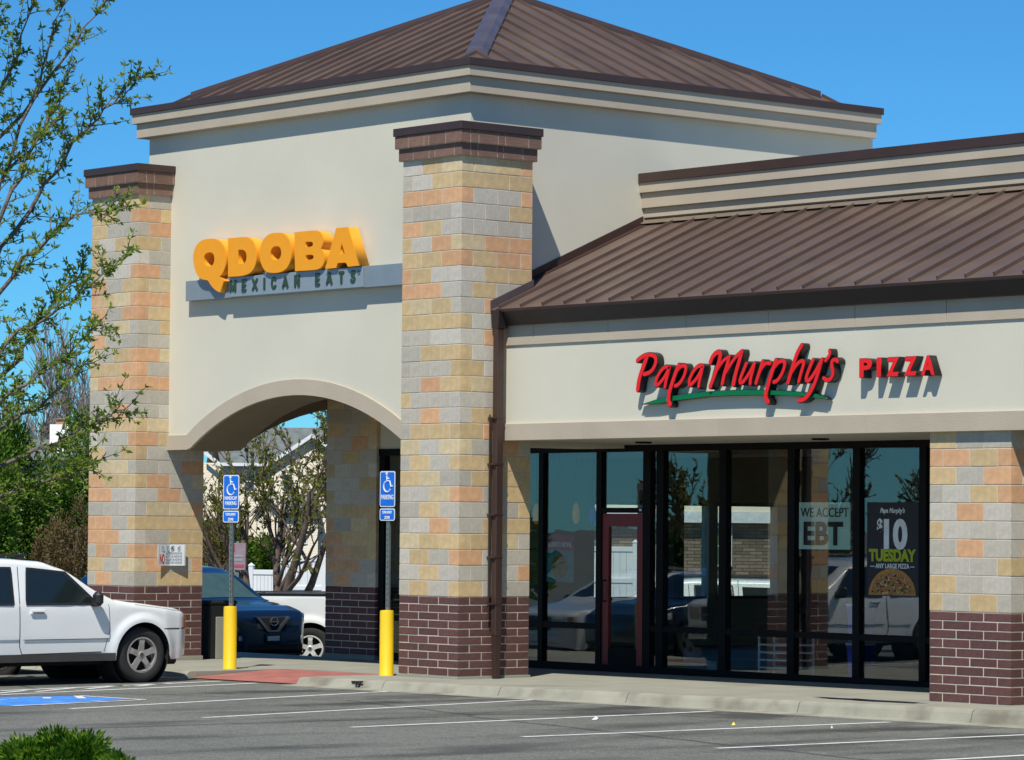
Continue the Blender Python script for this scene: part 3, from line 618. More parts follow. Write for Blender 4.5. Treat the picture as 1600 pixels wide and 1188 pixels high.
SCRIPT=[
 ('P',[([(2.697, 3.99), (2.758, 4.024), (2.84, 4.054), (2.945, 4.06), (3.021, 4.032), (3.039, 3.968), (3.005, 3.897), (2.936, 3.839), (2.825, 3.818)], 0.043), ([(2.869, 4.029), (2.823, 3.942), (2.766, 3.84), (2.725, 3.745), (2.705, 3.634)], 0.054)]),
 ('a',[([(3.27, 3.893), (3.208, 3.903), (3.133, 3.861), (3.07, 3.792), (3.028, 3.713), (3.042, 3.669), (3.1, 3.696), (3.192, 3.772), (3.272, 3.881)], 0.039), ([(3.278, 3.889), (3.244, 3.795), (3.21, 3.716), (3.196, 3.653)], 0.039)]),
 ('p',[([(3.439, 3.908), (3.388, 3.822), (3.337, 3.721), (3.286, 3.612), (3.262, 3.525), (3.264, 3.47), (3.29, 3.433)], 0.049), ([(3.41, 3.845), (3.467, 3.895), (3.536, 3.909), (3.568, 3.88), (3.554, 3.81), (3.498, 3.725), (3.429, 3.671), (3.378, 3.661)], 0.039)]),
 ('a',[([(3.854, 3.889), (3.798, 3.897), (3.73, 3.86), (3.668, 3.795), (3.623, 3.713), (3.627, 3.658), (3.681, 3.68), (3.776, 3.756), (3.855, 3.864)], 0.039), ([(3.863, 3.883), (3.833, 3.786), (3.799, 3.701), (3.789, 3.642)], 0.039)]),
 ('M',[([(3.999, 3.929), (4.032, 3.992), (4.093, 4.04), (4.16, 4.052), (4.175, 4.003), (4.139, 3.902), (4.079, 3.779), (3.999, 3.637)], 0.048), ([(4.101, 3.818), (4.167, 3.894), (4.245, 3.962), (4.317, 3.986)], 0.034), ([(4.317, 3.983), (4.279, 3.875), (4.235, 3.775), (4.203, 3.667)], 0.045), ([(4.257, 3.798), (4.334, 3.889), (4.422, 3.979), (4.523, 4.042)], 0.037), ([(4.527, 4.038), (4.484, 3.923), (4.424, 3.785), (4.389, 3.654)], 0.049)]),
 ('u',[([(4.616, 3.896), (4.567, 3.812), (4.513, 3.721), (4.505, 3.667), (4.557, 3.673), (4.623, 3.733), (4.699, 3.816), (4.751, 3.892)], 0.04), ([(4.753, 3.892), (4.715, 3.792), (4.683, 3.708), (4.678, 3.655)], 0.039)]),
 ('r',[([(4.889, 3.909), (4.852, 3.819), (4.809, 3.728), (4.78, 3.661)], 0.043), ([(4.841, 3.797), (4.9, 3.864), (4.954, 3.897), (5.009, 3.884)], 0.036)]),
 ('p',[([(5.116, 3.915), (5.069, 3.821), (5.021, 3.715), (4.978, 3.608), (4.946, 3.517), (4.952, 3.463), (4.987, 3.43)], 0.049), ([(5.095, 3.843), (5.154, 3.898), (5.224, 3.914), (5.264, 3.891), (5.252, 3.823), (5.204, 3.74), (5.14, 3.677), (5.081, 3.663)], 0.039)]),
 ('h',[([(5.538, 4.077), (5.475, 4.007), (5.422, 3.902), (5.37, 3.781), (5.319, 3.653)], 0.046), ([(5.364, 3.759), (5.433, 3.84), (5.507, 3.895), (5.566, 3.901), (5.571, 3.851), (5.53, 3.762), (5.493, 3.66)], 0.039)]),
 ('y',[([(5.724, 3.9), (5.677, 3.826), (5.625, 3.729), (5.61, 3.668), (5.657, 3.659), (5.731, 3.726), (5.804, 3.814), (5.861, 3.896)], 0.04), ([(5.866, 3.899), (5.815, 3.769), (5.752, 3.627), (5.679, 3.523), (5.595, 3.449), (5.498, 3.436)], 0.043)]),
 ('apostrophe',[([(5.989, 4.003), (6.0, 3.967), (5.971, 3.926), (5.927, 3.89)], 0.034)]),
 ('s',[([(6.117, 3.876), (6.085, 3.902), (6.035, 3.89), (6.023, 3.838), (6.045, 3.77), (6.043, 3.709), (5.998, 3.667), (5.941, 3.663), (5.897, 3.687)], 0.039)]),
]
SWOOSH=[(2.764, 3.454), (2.986, 3.5), (3.321, 3.54), (3.733, 3.573), (4.183, 3.583), (4.558, 3.584), (4.886, 3.572), (5.198, 3.557), (5.361, 3.544), (5.52, 3.53), (5.732, 3.51), (5.89, 3.465), (5.921, 3.445), (5.732, 3.465), (5.5, 3.489), (5.2, 3.507), (5.006, 3.516), (4.558, 3.525), (4.226, 3.525), (3.89, 3.522), (3.733, 3.51), (3.322, 3.484), (3.044, 3.457)]
S1 = empty('restaurant_sign', (0, 0, 0), 'orange raised letters QDOBA above a grey MEXICAN EATS bar on the tower', 'sign')
greybar = mat('grey_sign_metal', (.25, .30, .325, 1), .4, .2, var=.05); greybox = mat('grey_sign_box', (.29, .345, .37, 1), .4, .2, var=.04)
box('sign_bar', greybar, S1, -6.775, -1.15, TY0 - .125, TY0 - .01, 5.14, 5.43, .004)
box('name_box', greybox, S1, -5.655, -2.585, TY0 - .16, TY0 - .115, 5.146, 5.424, .004)
box('standoff', black_al, S1, -6.6, -1.3, TY0 - .012, TY0 + .02, 5.22, 5.34)
for ch, (outer, holes) in zip('QDOBA', QDOBA):
    corner = {'Q': 1, 'D': 1, 'O': 2, 'B': 1, 'A': 0}[ch]
    lo = chaikin_keep(outer, 2, 55) if corner else outer
    lh = [chaikin_keep(h, 1, 62) for h in holes]
    cx = sum(p[0] for p in lo) / len(lo); cz = sum(p[1] for p in lo) / len(lo)
    sh = lambda P, k=1.: [((x - cx), (z - cz)) for x, z in P]
    me = shape_mesh('letter', [sh(lo)] + [sh(h) for h in lh], .165, orange_side)
    o = link('letter', me, S1, (cx, TY0 - .035 - .165 / 2, cz), (math.radians(90), 0, 0))
    me2 = shape_mesh('letter_face', [sh(lo)] + [sh(h) for h in lh], .008, orange)
    f = link('letter_face', me2, o, (0, 0, .165 / 2 + .0045))
    s_ = .988; f.scale = (s_, s_, 1)
sage = mat('dark_sage_letters', (.035, .06, .035, 1), .5)
GLYPH = {'M': ([[(0, 0), (0, 1)], [(0, 1), (.42, .12)], [(.42, .12), (.84, 1)], [(.84, 1), (.84, 0)]], .84), 'E': ([[(0, 0), (0, 1)], [(0, 1), (.5, 1)], [(0, .5), (.44, .5)], [(0, 0), (.5, 0)]], .5), 'X': ([[(0, 0), (.68, 1)], [(0, 1), (.68, 0)]], .68), 'I': ([[(0, 0), (0, 1)]], 0), 'A': ([[(0, 0), (.38, 1)], [(.38, 1), (.76, 0)], [(.14, .3), (.62, .3)]], .76), 'N': ([[(0, 0), (0, 1)], [(0, 1), (.62, 0)], [(.62, 0), (.62, 1)]], .62), 'T': ([[(0, 1), (.62, 1)], [(.31, 1), (.31, 0)]], .62),
         'C': ([[(.62, .82), (.45, .98), (.25, 1.0), (.06, .8), (0, .5), (.06, .2), (.25, 0), (.45, .02), (.62, .18)]], .62), 'S': ([[(.52, .86), (.36, 1.0), (.16, .98), (.03, .8), (.12, .6), (.38, .46), (.54, .3), (.48, .08), (.28, -.01), (.1, .03), (0, .16)]], .54), ' ': ([], .30)}
S1_TXT = 'MEXICAN EATS'
MB().lathe([(.020, 0), (.026, 0), (.026, .004), (.020, .004)], 16, 'y', (-2.665, TY0 - .167, 5.345)).obj('registered_mark', ink, S1)

redf = mat('red_acrylic', (.86, .012, .010, 1), .35, var=.02); blk = mat('black_return', (.010, .010, .009, 1), .35, var=.1); greenf = mat('green_acrylic', (.0, .16, .045, 1), .35, var=.02)
S2 = empty('pizza_shop_sign', (0, 0, 0), "red script letters Papa Murphy's with green swoosh and red PIZZA letters", 'sign')
def smooth_line(p, n=3): return chaikin([tuple(q) for q in p], n, False)
def stroke(pts, wd):                                     # outline of a rounded brush stroke
    P = smooth_line(pts, 2); n = len(P); Lf = []; Rt = []
    for i, p in enumerate(P):
        a, b_ = P[max(i - 1, 0)], P[min(i + 1, n - 1)]; d = Vector((b_[0] - a[0], b_[1] - a[1])); d.normalize(); nn = Vector((-d.y, d.x)); h = wd / 2
        Lf.append((p[0] + nn.x * h, p[1] + nn.y * h)); Rt.append((p[0] - nn.x * h, p[1] - nn.y * h))
    def cap_(p, q, r):
        c = Vector(p); a = math.atan2(q[1] - p[1], q[0] - p[0]); return [(c.x + wd / 2 * math.cos(a - math.pi * k / 6), c.y + wd / 2 * math.sin(a - math.pi * k / 6)) for k in range(1, 6)]
    return Lf, Rt, cap_(P[-1], Lf[-1], 1), cap_(P[0], Rt[0], 1)
def stroke_solid(mb, pts, wd, y0, y1):                    # y0 in front of y1
    Lf, Rt, c1, c0 = stroke(pts, wd); n = len(Lf)
    V = [(x, y, z) for y in (y0, y1) for x, z in Lf + Rt]; k = 2 * n; F = []
    for i in range(n - 1):
        F += [(n + i, n + i + 1, i + 1, i), (k + i, k + i + 1, k + n + i + 1, k + n + i), (i, i + 1, k + i + 1, k + i), (n + i + 1, n + i, k + n + i, k + n + i + 1)]
    mb.add(V, F)
    for e0, cp, e1 in ((Lf[-1], c1, Rt[-1]), (Rt[0], c0, Lf[0])):
        ring_ = [e0] + cp + [e1]; m = len(ring_)
        mb.add([(x, y0, z) for x, z in ring_] + [(x, y1, z) for x, z in ring_], [tuple(range(m))[::-1], tuple(range(m, 2 * m))] + [(i, i + 1, m + i + 1, m + i) for i in range(m - 1)])
def stroke_word(parent, word, m, x, x1, y, z, h, wd):      # block capitals drawn letter by letter
    tot = sum(GLYPH[c_][1] for c_ in word) * h; gap_ = (x1 - x - tot) / (len(word) - 1)
    for c_ in word:
        mb = MB()
        for j, st_ in enumerate(GLYPH[c_][0]): stroke_solid(mb, [(x + px * h, z + pz * h) for px, pz in st_], wd, y - .008 - .0012 * j, y + .006)
        if mb.f: mb.obj('letter', m, parent)
        x += GLYPH[c_][1] * h + gap_
stroke_word(S1, S1_TXT, sage, -5.615, -2.755, TY0 - .162, 5.226, .138, .042)
dep = 0.
for name, strokes in SCRIPT:
    body = MB(); face = MB()
    for j, (pts, wd) in enumerate(strokes):
        dep += .0007
        stroke_solid(body, pts, wd * 1.10 + .018, .612 + dep % .006 + j * .002, YF - .012)
        stroke_solid(face, pts, wd * 1.10, .604 + dep % .006 + j * .0022, .6195 + dep % .006 + j * .002)
    o = body.obj('letter', blk, S2); face.obj('letter_face', redf, o)
o = link('swoosh', shape_mesh('swoosh', [[(x - 4.3, z - 3.5) for x, z in SWOOSH]], .06, blk, .006), S2, (4.3, YF - .042, 3.5), (math.radians(90), 0, 0))
link('swoosh_face', shape_mesh('swoosh_face', [[(x - 4.3, z - 3.5) for x, z in SWOOSH]], .008, greenf), o, (0, 0, .042))
for ch, x, wd in (('P', 6.475, .205), ('I', 6.752, .07), ('Z', 6.905, .19), ('Z', 7.177, .19), ('A', 7.437, .212)):
    me = text_mesh(ch, .283, .058, .017, wd, 'LEFT', 'letter'); me.materials.clear(); me.materials.append(blk)
    o = link('letter', me, S2, (x, YF - .064, 3.690), (math.radians(90), 0, 0))
    me = text_mesh(ch, .283, .004, .012, wd * .97, 'LEFT', 'letter_face'); me.materials.clear(); me.materials.append(redf)
    link('letter_face', me, o, (wd * .015, .0, .0635))

# ------------------------------------------------------------------ window posters
pw = mat('poster_mint', (.66, .88, .80, 1), .6, var=.03)
S3 = empty('window_sign', (3.2, SY, 1.97), 'pale green sheet reading WE ACCEPT EBT inside the shop window', 'sign')
def flat(name, m, parent, x0, x1, z0, z1, y, th=.004): return MB().box(x0, x1, y, y + th, z0, z1).obj(name, m, parent)
base = Vector((3.2, SY, 1.97))
flat('sheet', pw, S3, -.455, .455, -.30, .30, .012)
wall_text('lettering', 'WE ACCEPT', ink, S3, 0, .009, .115, .165, width=.85, align='CENTER', offset=.001)
wall_text('lettering', 'EBT', ink, S3, -.02, .009, -.235, .40, width=.70, align='CENTER', offset=.014)
S4 = empty('pizza_poster', (4.406, SY - .024, 1.685), 'dark poster offering a $10 TUESDAY large pizza on the shop window', 'poster')
flat('sheet', mat('poster_charcoal', (.018, .018, .024, 1), .6), S4, -.438, .438, -.586, .586, .012)
pwt = mat('poster_white', (.80, .84, .82, 1), .6); lime = mat('poster_lime', (.42, .48, .010, 1), .6)
wall_text('lettering', "Papa Murphy's", pwt, S4, 0, .009, .455, .085, width=.42, align='CENTER', offset=.002, shear=.3)
wall_text('lettering', '$', pwt, S4, -.215, .009, .23, .21, width=.095, align='CENTER', offset=.008)
wall_text('lettering', '10', pwt, S4, .055, .009, .02, .49, width=.40, align='CENTER', offset=.022)
wall_text('lettering', 'TUESDAY', lime, S4, 0, .009, -.145, .20, width=.80, align='CENTER', offset=.010)
wall_text('lettering', '— ANY LARGE PIZZA —', pwt, S4, 0, .009, -.238, .082, width=.75, align='CENTER', offset=.002)
rr = random.Random(5); n = 20
mb = MB(); mb.add([(.40 * math.cos(math.pi * i / n), .007, -.575 + .335 * math.sin(math.pi * i / n)) for i in range(n + 1)], [tuple(range(n, -1, -1))]); crust = mb.obj('pizza_crust', mat('poster_crust', (.50, .22, .05, 1), .7, var=.25, nscale=20), S4)
mb = MB(); mb.add([(.36 * math.cos(math.pi * i / n), .005, -.574 + .295 * math.sin(math.pi * i / n)) for i in range(n + 1)], [tuple(range(n, -1, -1))]); mb.obj('pizza_cheese', mat('poster_cheese', (.42, .20, .06, 1), .7, var=.4, nscale=40), S4)
mb = MB()
tops = [mat('poster_olive', (.02, .018, .012, 1), .7), mat('poster_tomato', (.42, .03, .015, 1), .7), mat('poster_pepper', (.10, .16, .02, 1), .7), mat('poster_cream', (.6, .5, .3, 1), .7)]
for i in range(150):
    a = rr.uniform(.08, math.pi - .08); q = math.sqrt(rr.random()) * .95; x, z = .35 * q * math.cos(a), -.57 + .285 * q * math.sin(a); r_ = rr.uniform(.008, .022); mb.k = rr.randrange(4); a2 = rr.uniform(0, 3)
    mb.add([(x + r_ * math.cos(a2 + k * 1.257), .0035 - i * .00001, z + r_ * .7 * math.sin(a2 + k * 1.257)) for k in range(5)], [(4, 3, 2, 1, 0)])
mb.obj('pizza_toppings', tops, S4)
S5 = empty('bowl_poster', (-1.86, SY, 1.62), 'purple and teal BURRITO BOWL poster behind the restaurant window', 'poster')
flat('sheet', mat('poster_purple', (.20, .04, .15, 1), .6), S5, -.33, .25, -.02, .20, .012); flat('lower_sheet', mat('poster_teal', (.04, .28, .32, 1), .6), S5, -.33, .25, -.46, -.02, .012)
wall_text('lettering', 'BURRITO BOWL', mat('poster_pale', (.7, .65, .68, 1), .6), S5, -.04, .009, .03, .09, width=.5, align='CENTER', offset=.003)
mb = MB(); mb.lathe([(0, 0), (.17, 0)], 20, 'y', (-.05, .009, -.24)); mb.obj('bowl_picture', mat('poster_food', (.20, .14, .05, 1), .7, var=.6, nscale=18), S5)
# things inside the shops
WM = mat('white_wire', (.75, .85, .85, 1), .5)
rk = empty('wire_rack', (2.05, 3.75, -.012), 'low white wire rack standing behind the pizza shop window', 'rack')
mb = MB()
for x in (-.36, .36): mb.tube([(x, 0, .0), (x, 0, .56)], .016, 8); mb.tube([(x, .28, .0), (x, .28, .56)], .016, 8)
mb.obj('post', WM, rk); mb = MB()
for z in (.12, .22, .32, .42, .54):
    for y in (0, .28): mb.tube([(-.36, y, z), (.36, y, z)], .014, 6)
mb.obj('bar', WM, rk)
def bin_(x, y, z, m, label):
    o = empty('storage_tub', (x, y, z), label, 'tub')
    MB().lathe([(0, 0), (.15, 0), (.17, .42), (.18, .43), (.18, .46), (0, .46)], 4, 'z').obj('tub', m, o, rot=(0, 0, math.radians(45))); MB().box(-.14, .14, -.14, .14, .46, .49, .01).obj('lid', WM, o)
blue_tub = mat('blue_plastic', (.08, .10, .55, 1), .4)
bin_(3.42, 3.85, -.012, blue_tub, 'blue plastic tub on the floor behind the pizza shop window, lower of two'); bin_(3.42, 3.85, .49, blue_tub, 'blue plastic tub stacked on another behind the pizza shop window')
cb = empty('paper_box', (1.02, 3.62, -.012), 'small pale box on the floor inside the shop window', 'box'); box('carton', mat('pale_card', (.30, .36, .34, 1), .8), cb, -.1, .1, -.1, .1, 0, .17, .004); box('flap', WM, cb, -.1, .0, -.1, .1, .172, .178)
def pendant(u, v, m, label):
    d = ray(u, v); p = CAM + d * ((5.4 - CAM.y) / d.y)
    o = empty('pendant_lamp', p, label, 'lamp', 'pendant lamps inside the restaurant')
    MB().lathe([(.012, .16), (.04, .11), (.056, .02), (.05, -.08), (.025, -.14), (0, -.15)], 16).obj('lamp_shade', m, o, True); MB().tube([(0, 0, .18), (0, 0, 3.11 - p.z)], .006, 6).obj('cord', ink, o)
def emis(name, c, s):
    m = mat(name, c, .4); b_ = m.node_tree.nodes['Principled BSDF']; b_.inputs['Emission Color'].default_value = c; b_.inputs['Emission Strength'].default_value = s; return m
amber = emis('lit_amber_glass', (.60, .26, .02, 1), .12); bluel = emis('lit_blue_glass', (.04, .025, .45, 1), .10)
pendant(900, 803, amber, 'lit amber glass pendant lamp beside the blue one'); pendant(926, 806, bluel, 'lit blue glass pendant lamp'); pendant(838, 804, amber, 'lit amber glass pendant lamp half hidden by the corner pillar')

# ------------------------------------------------------------------ downspout on the corner pillar
DS = empty('downspout', (.0, .56, -.03), 'brown metal downspout strapped to the corner pillar', 'downspout')
MB().box(.055, .15, -.055, .055, .55, 4.62, .006).obj('pipe', brown, DS)
MB().prism_x([(-.05, .56), (.05, .56), (.03, .0), (-.03, .0)], .06, .145).obj('shoe', brown, DS)
MB().box(.03, .05, -.090, -.078, .75, 3.4).obj('wall_rail', brown, DS)
for z in (.95, 1.55, 2.1, 2.75, 3.35): MB().box(.0, .154, -.088, .058, z, z + .02).obj('strap', brown, DS)
MB().prism_y([(.03, 4.52), (.16, 4.52), (.18, 4.75), (.01, 4.75)], -.06, .10).obj('outlet_box', gutterm, DS)
MB().tube([(.1, 0, .0), (.1, 0, .02)], .05, 8).obj('boot', ink, DS)

# ------------------------------------------------------------------ accessible parking posts
def rrect(w_, h, r, n=5):
    out = []
    for cx, cz, a0 in ((w_ / 2 - r, h / 2 - r, 0), (-w_ / 2 + r, h / 2 - r, 90), (-w_ / 2 + r, -h / 2 + r, 180), (w_ / 2 - r, -h / 2 + r, 270)):
        for k in range(n + 1): a = math.radians(a0 + 90 * k / n); out.append((cx + r * math.cos(a), cz + r * math.sin(a)))
    return out
def plate(name, parent, cz, w_, h, y, m_face, text):
    o = MB().prism_y([(x, z + cz) for x, z in rrect(w_, h, .03)], y, y + .004).obj(name, signwhite, parent)
    MB().prism_y([(x, z + cz) for x, z in rrect(w_ - .028, h - .028, .02)], y - .002, y + .001).obj('field', m_face, o)
    for s, dz, size, tw in text: wall_text('lettering', s, signwhite, o, 0, y - .004, cz + dz, size, width=tw, align='CENTER', offset=.002, extrude=.0012)
    return o
def wheelchair(parent, y, cz, k):
    mb = MB()
    seq = [(-.010, .105), (-.006, .03), (.055, .028), (.085, -.055), (.115, -.04)]
    mb.tube([(x * k, y, cz + z * k) for x, z in seq], .011 * k, 6); mb.tube([(-.008 * k, y, cz + .065 * k), (.045 * k, y, cz + .062 * k)], .010 * k, 6)
    mb.lathe([(0, -.004), (.022 * k, -.004), (.022 * k, .0)], 12, 'y', (-.012 * k, y, cz + .135 * k))
    arc = [(-.0 + .078 * math.cos(math.radians(a)), -.05 + .078 * math.sin(math.radians(a))) for a in range(115, 345, 18)]
    mb.tube([(x * k, y, cz + z * k) for x, z in arc], .011 * k, 6); mb.obj('wheelchair_symbol', signwhite, parent)
def post(x, y, label, bl, top, text, rz_, tilt):
    z = zs(x); o = empty('parking_sign_post', (x, y, z), label, 'sign post', 'accessible parking posts in yellow sleeves', rz_)
    H = top - z
    mb = MB()
    mb.prism_x([(0, 0), (0, 0)], 0, 0) if False else None
    bar = MB()                                          # perforated U-channel
    for i in range(24):
        z0, z1 = bl + (H - .10 - bl) * i / 24, bl + (H - .10 - bl) * (i + 1) / 24; h = (z1 - z0)
        bar.box(-.028, -.007, -.002, .002, z0, z1).box(.007, .028, -.002, .002, z0, z1).box(-.007, .007, -.002, .002, z0, z1 - h * .42)
    bar.box(-.030, -.026, .002, .030, bl, H - .1).box(.026, .030, .002, .030, bl, H - .1).box(-.012, .012, .026, .030, bl, H - .1)
    bar.obj('steel_post', galv, o)
    MB().lathe([(0, 0), (.098, 0), (.098, .012), (.092, .02), (.092, bl - .03), (.086, bl - .006), (.03, bl), (0, bl)], 28).obj('yellow_sleeve', yellow_p, o, True).data.set_sharp_from_angle(angle=math.radians(50))
    pl = plate('main_plate', o, H - .235, .305, .47, -.012, signblue, text); wheelchair(pl, -.016, H - .155, .92)
    plate('lower_plate', o, H - .57, .305, .16, -.012, signblue, (('TOW-AWAY', .012, .05, .2), ('ZONE', -.055, .05, .11)))
    mb = MB(); mb.lathe([(0, -.003), (.007, -.003), (.007, 0)], 8, 'y', (0, -.014, H - .455)); mb.lathe([(0, -.003), (.007, -.003), (.007, 0)], 8, 'y', (0, -.014, H - .02)); mb.obj('bolt', galv, o)
post(-4.36, -.43, 'accessible parking post reading HANDICAP PARKING, next to the white car', .86, 2.60, (('HANDICAP', -.105, .068, .24), ('PARKING', -.175, .068, .22)), math.radians(9), 0)
post(-1.42, -.03, 'accessible parking post reading only PARKING, beside the corner pillar', .86, 2.64, (('PARKING', -.135, .085, .25),), math.radians(2), 0)
# prohibition sign, bent, on the far pillar
NS = empty('prohibition_sign', (-7.332, .61, 1.47), 'small bent white sign reading NO with four ban symbols on the pillar', 'sign')
hw, hh = .24, .155
def bend(y): return .018 + .055 * abs(y) / hw
V = []; F = []
ysn = [-hw, -hw * .5, 0, hw * .5, hw]
for y in ysn:
    for z in (-hh, hh):
        V += [(bend(y), y, z), (bend(y) - .004, y, z)]
for i in range(4):
    a = 4 * i; F += [(a, a + 4, a + 6, a + 2), (a + 1, a + 3, a + 7, a + 5), (a, a + 1, a + 5, a + 4), (a + 2, a + 6, a + 7, a + 3)]
F += [(0, 2, 3, 1), (16, 17, 19, 18)]
MB().add(V, F).obj('plate', signwhite, NS)
def bent(me, y0, z0, m, name):
    for v in me.vertices:
        y, z = v.co.x + y0, v.co.y + z0; v.co = (bend(y) + .002 + v.co.z, y, z)
    me.materials.clear(); me.materials.append(m); return link(name, me, NS)
bent(text_mesh('NO', .20, .001, .004, .10, 'LEFT'), -.205, -.125, red_ink, 'lettering')
faint = mat('faded_grey_ink', (.34, .36, .37, 1), .7)
for i, s in enumerate(('SKATEBOARDING', 'BICYCLE RIDING', 'ROLLER BLADING', 'SCOOTER RIDING')): bent(text_mesh(s, .042, .0008, .0012, .27, 'LEFT'), -.085, .012 - .045 * i, faint, 'lettering')
for i in range(4):
    mb = MB(); mb.tube([(bend(-.15 + .10 * i) + .004, -.155 + .10 * i + .033 * math.cos(a * math.pi / 8), .095 + .033 * math.sin(a * math.pi / 8)) for a in range(17)], .003, 5)
    mb.tube([(bend(-.15 + .10 * i) + .004, -.155 + .10 * i - .023, .118), (bend(-.15 + .10 * i) + .004, -.155 + .10 * i + .023, .072)], .003, 5)
    mb.box(bend(-.15 + .10 * i), bend(-.15 + .10 * i) + .005, -.165 + .10 * i, -.143 + .10 * i, .085, .105); mb.obj('ban_symbol', faint if i != 2 else ink, NS)
brd = MB()
for y in (-hw + .008, hw - .014): brd.box(bend(y) + .0005, bend(y) + .003, y, y + .006, -hh + .01, hh - .01)
brd.obj('border_line', faint, NS)
# square waste bin behind the far pillar
WB = empty('waste_bin', (-7.72, 1.78, zs(-7.5)), 'dark square waste bin with pebbled corner behind the far pillar', 'bin', rz=.0)
box('bin_body', mat('dark_bin', (.012, .012, .012, 1), .6), WB, -.45, .13, -.25, .25, 0, .80, .02); box('corner_post', concrete, WB, .131, .15, -.14, .15, 0, .62, .006); box('bin_lid', ink, WB, -.46, .14, -.26, .26, .80, .86, .02)
# ------------------------------------------------------------------ vehicles
def paint(name, c, **k): return mat(name, c, k.get('rough', .28), 0, var=.03, nscale=2, spec=.5, coat=1.)
tyre_m = mat('tyre_rubber', (.022, .021, .020, 1), .85, var=.2, nscale=20, bump=.5, bscale=90); alloy = mat('alloy', (.36, .34, .31, 1), .38, .35, var=.12, nscale=6); alloy_d = mat('dark_alloy', (.10, .095, .09, 1), .5, .5)
plast = mat('black_plastic', (.014, .014, .015, 1), .55, var=.1); lens_w = mat('clear_lens', (.45, .47, .48, 1), .12, var=.1); lens_a = mat('amber_lens', (.55, .17, .02, 1), .15); lens_r = mat('red_lens', (.42, .012, .012, 1), .15); chrome = mat('chrome', (.55, .55, .55, 1), .12, .95)
well = mat('wheel_well', (.008, .008, .008, 1), .95); greyclad = mat('grey_cladding', (.055, .052, .048, 1), .6)
def lerp_tab(tab, s):
    if s <= tab[0][0]: return tab[0][1]
    for (a, x), (b_, y) in zip(tab, tab[1:]):
        if s <= b_:
            t_ = (s - a) / (b_ - a); t_ = t_ * t_ * (3 - 2 * t_) * .35 + t_ * .65; return x + (y - x) * t_
    return tab[-1][1]
def sm(t_): t_ = min(1, max(0, t_)); return t_ * t_ * (3 - 2 * t_)
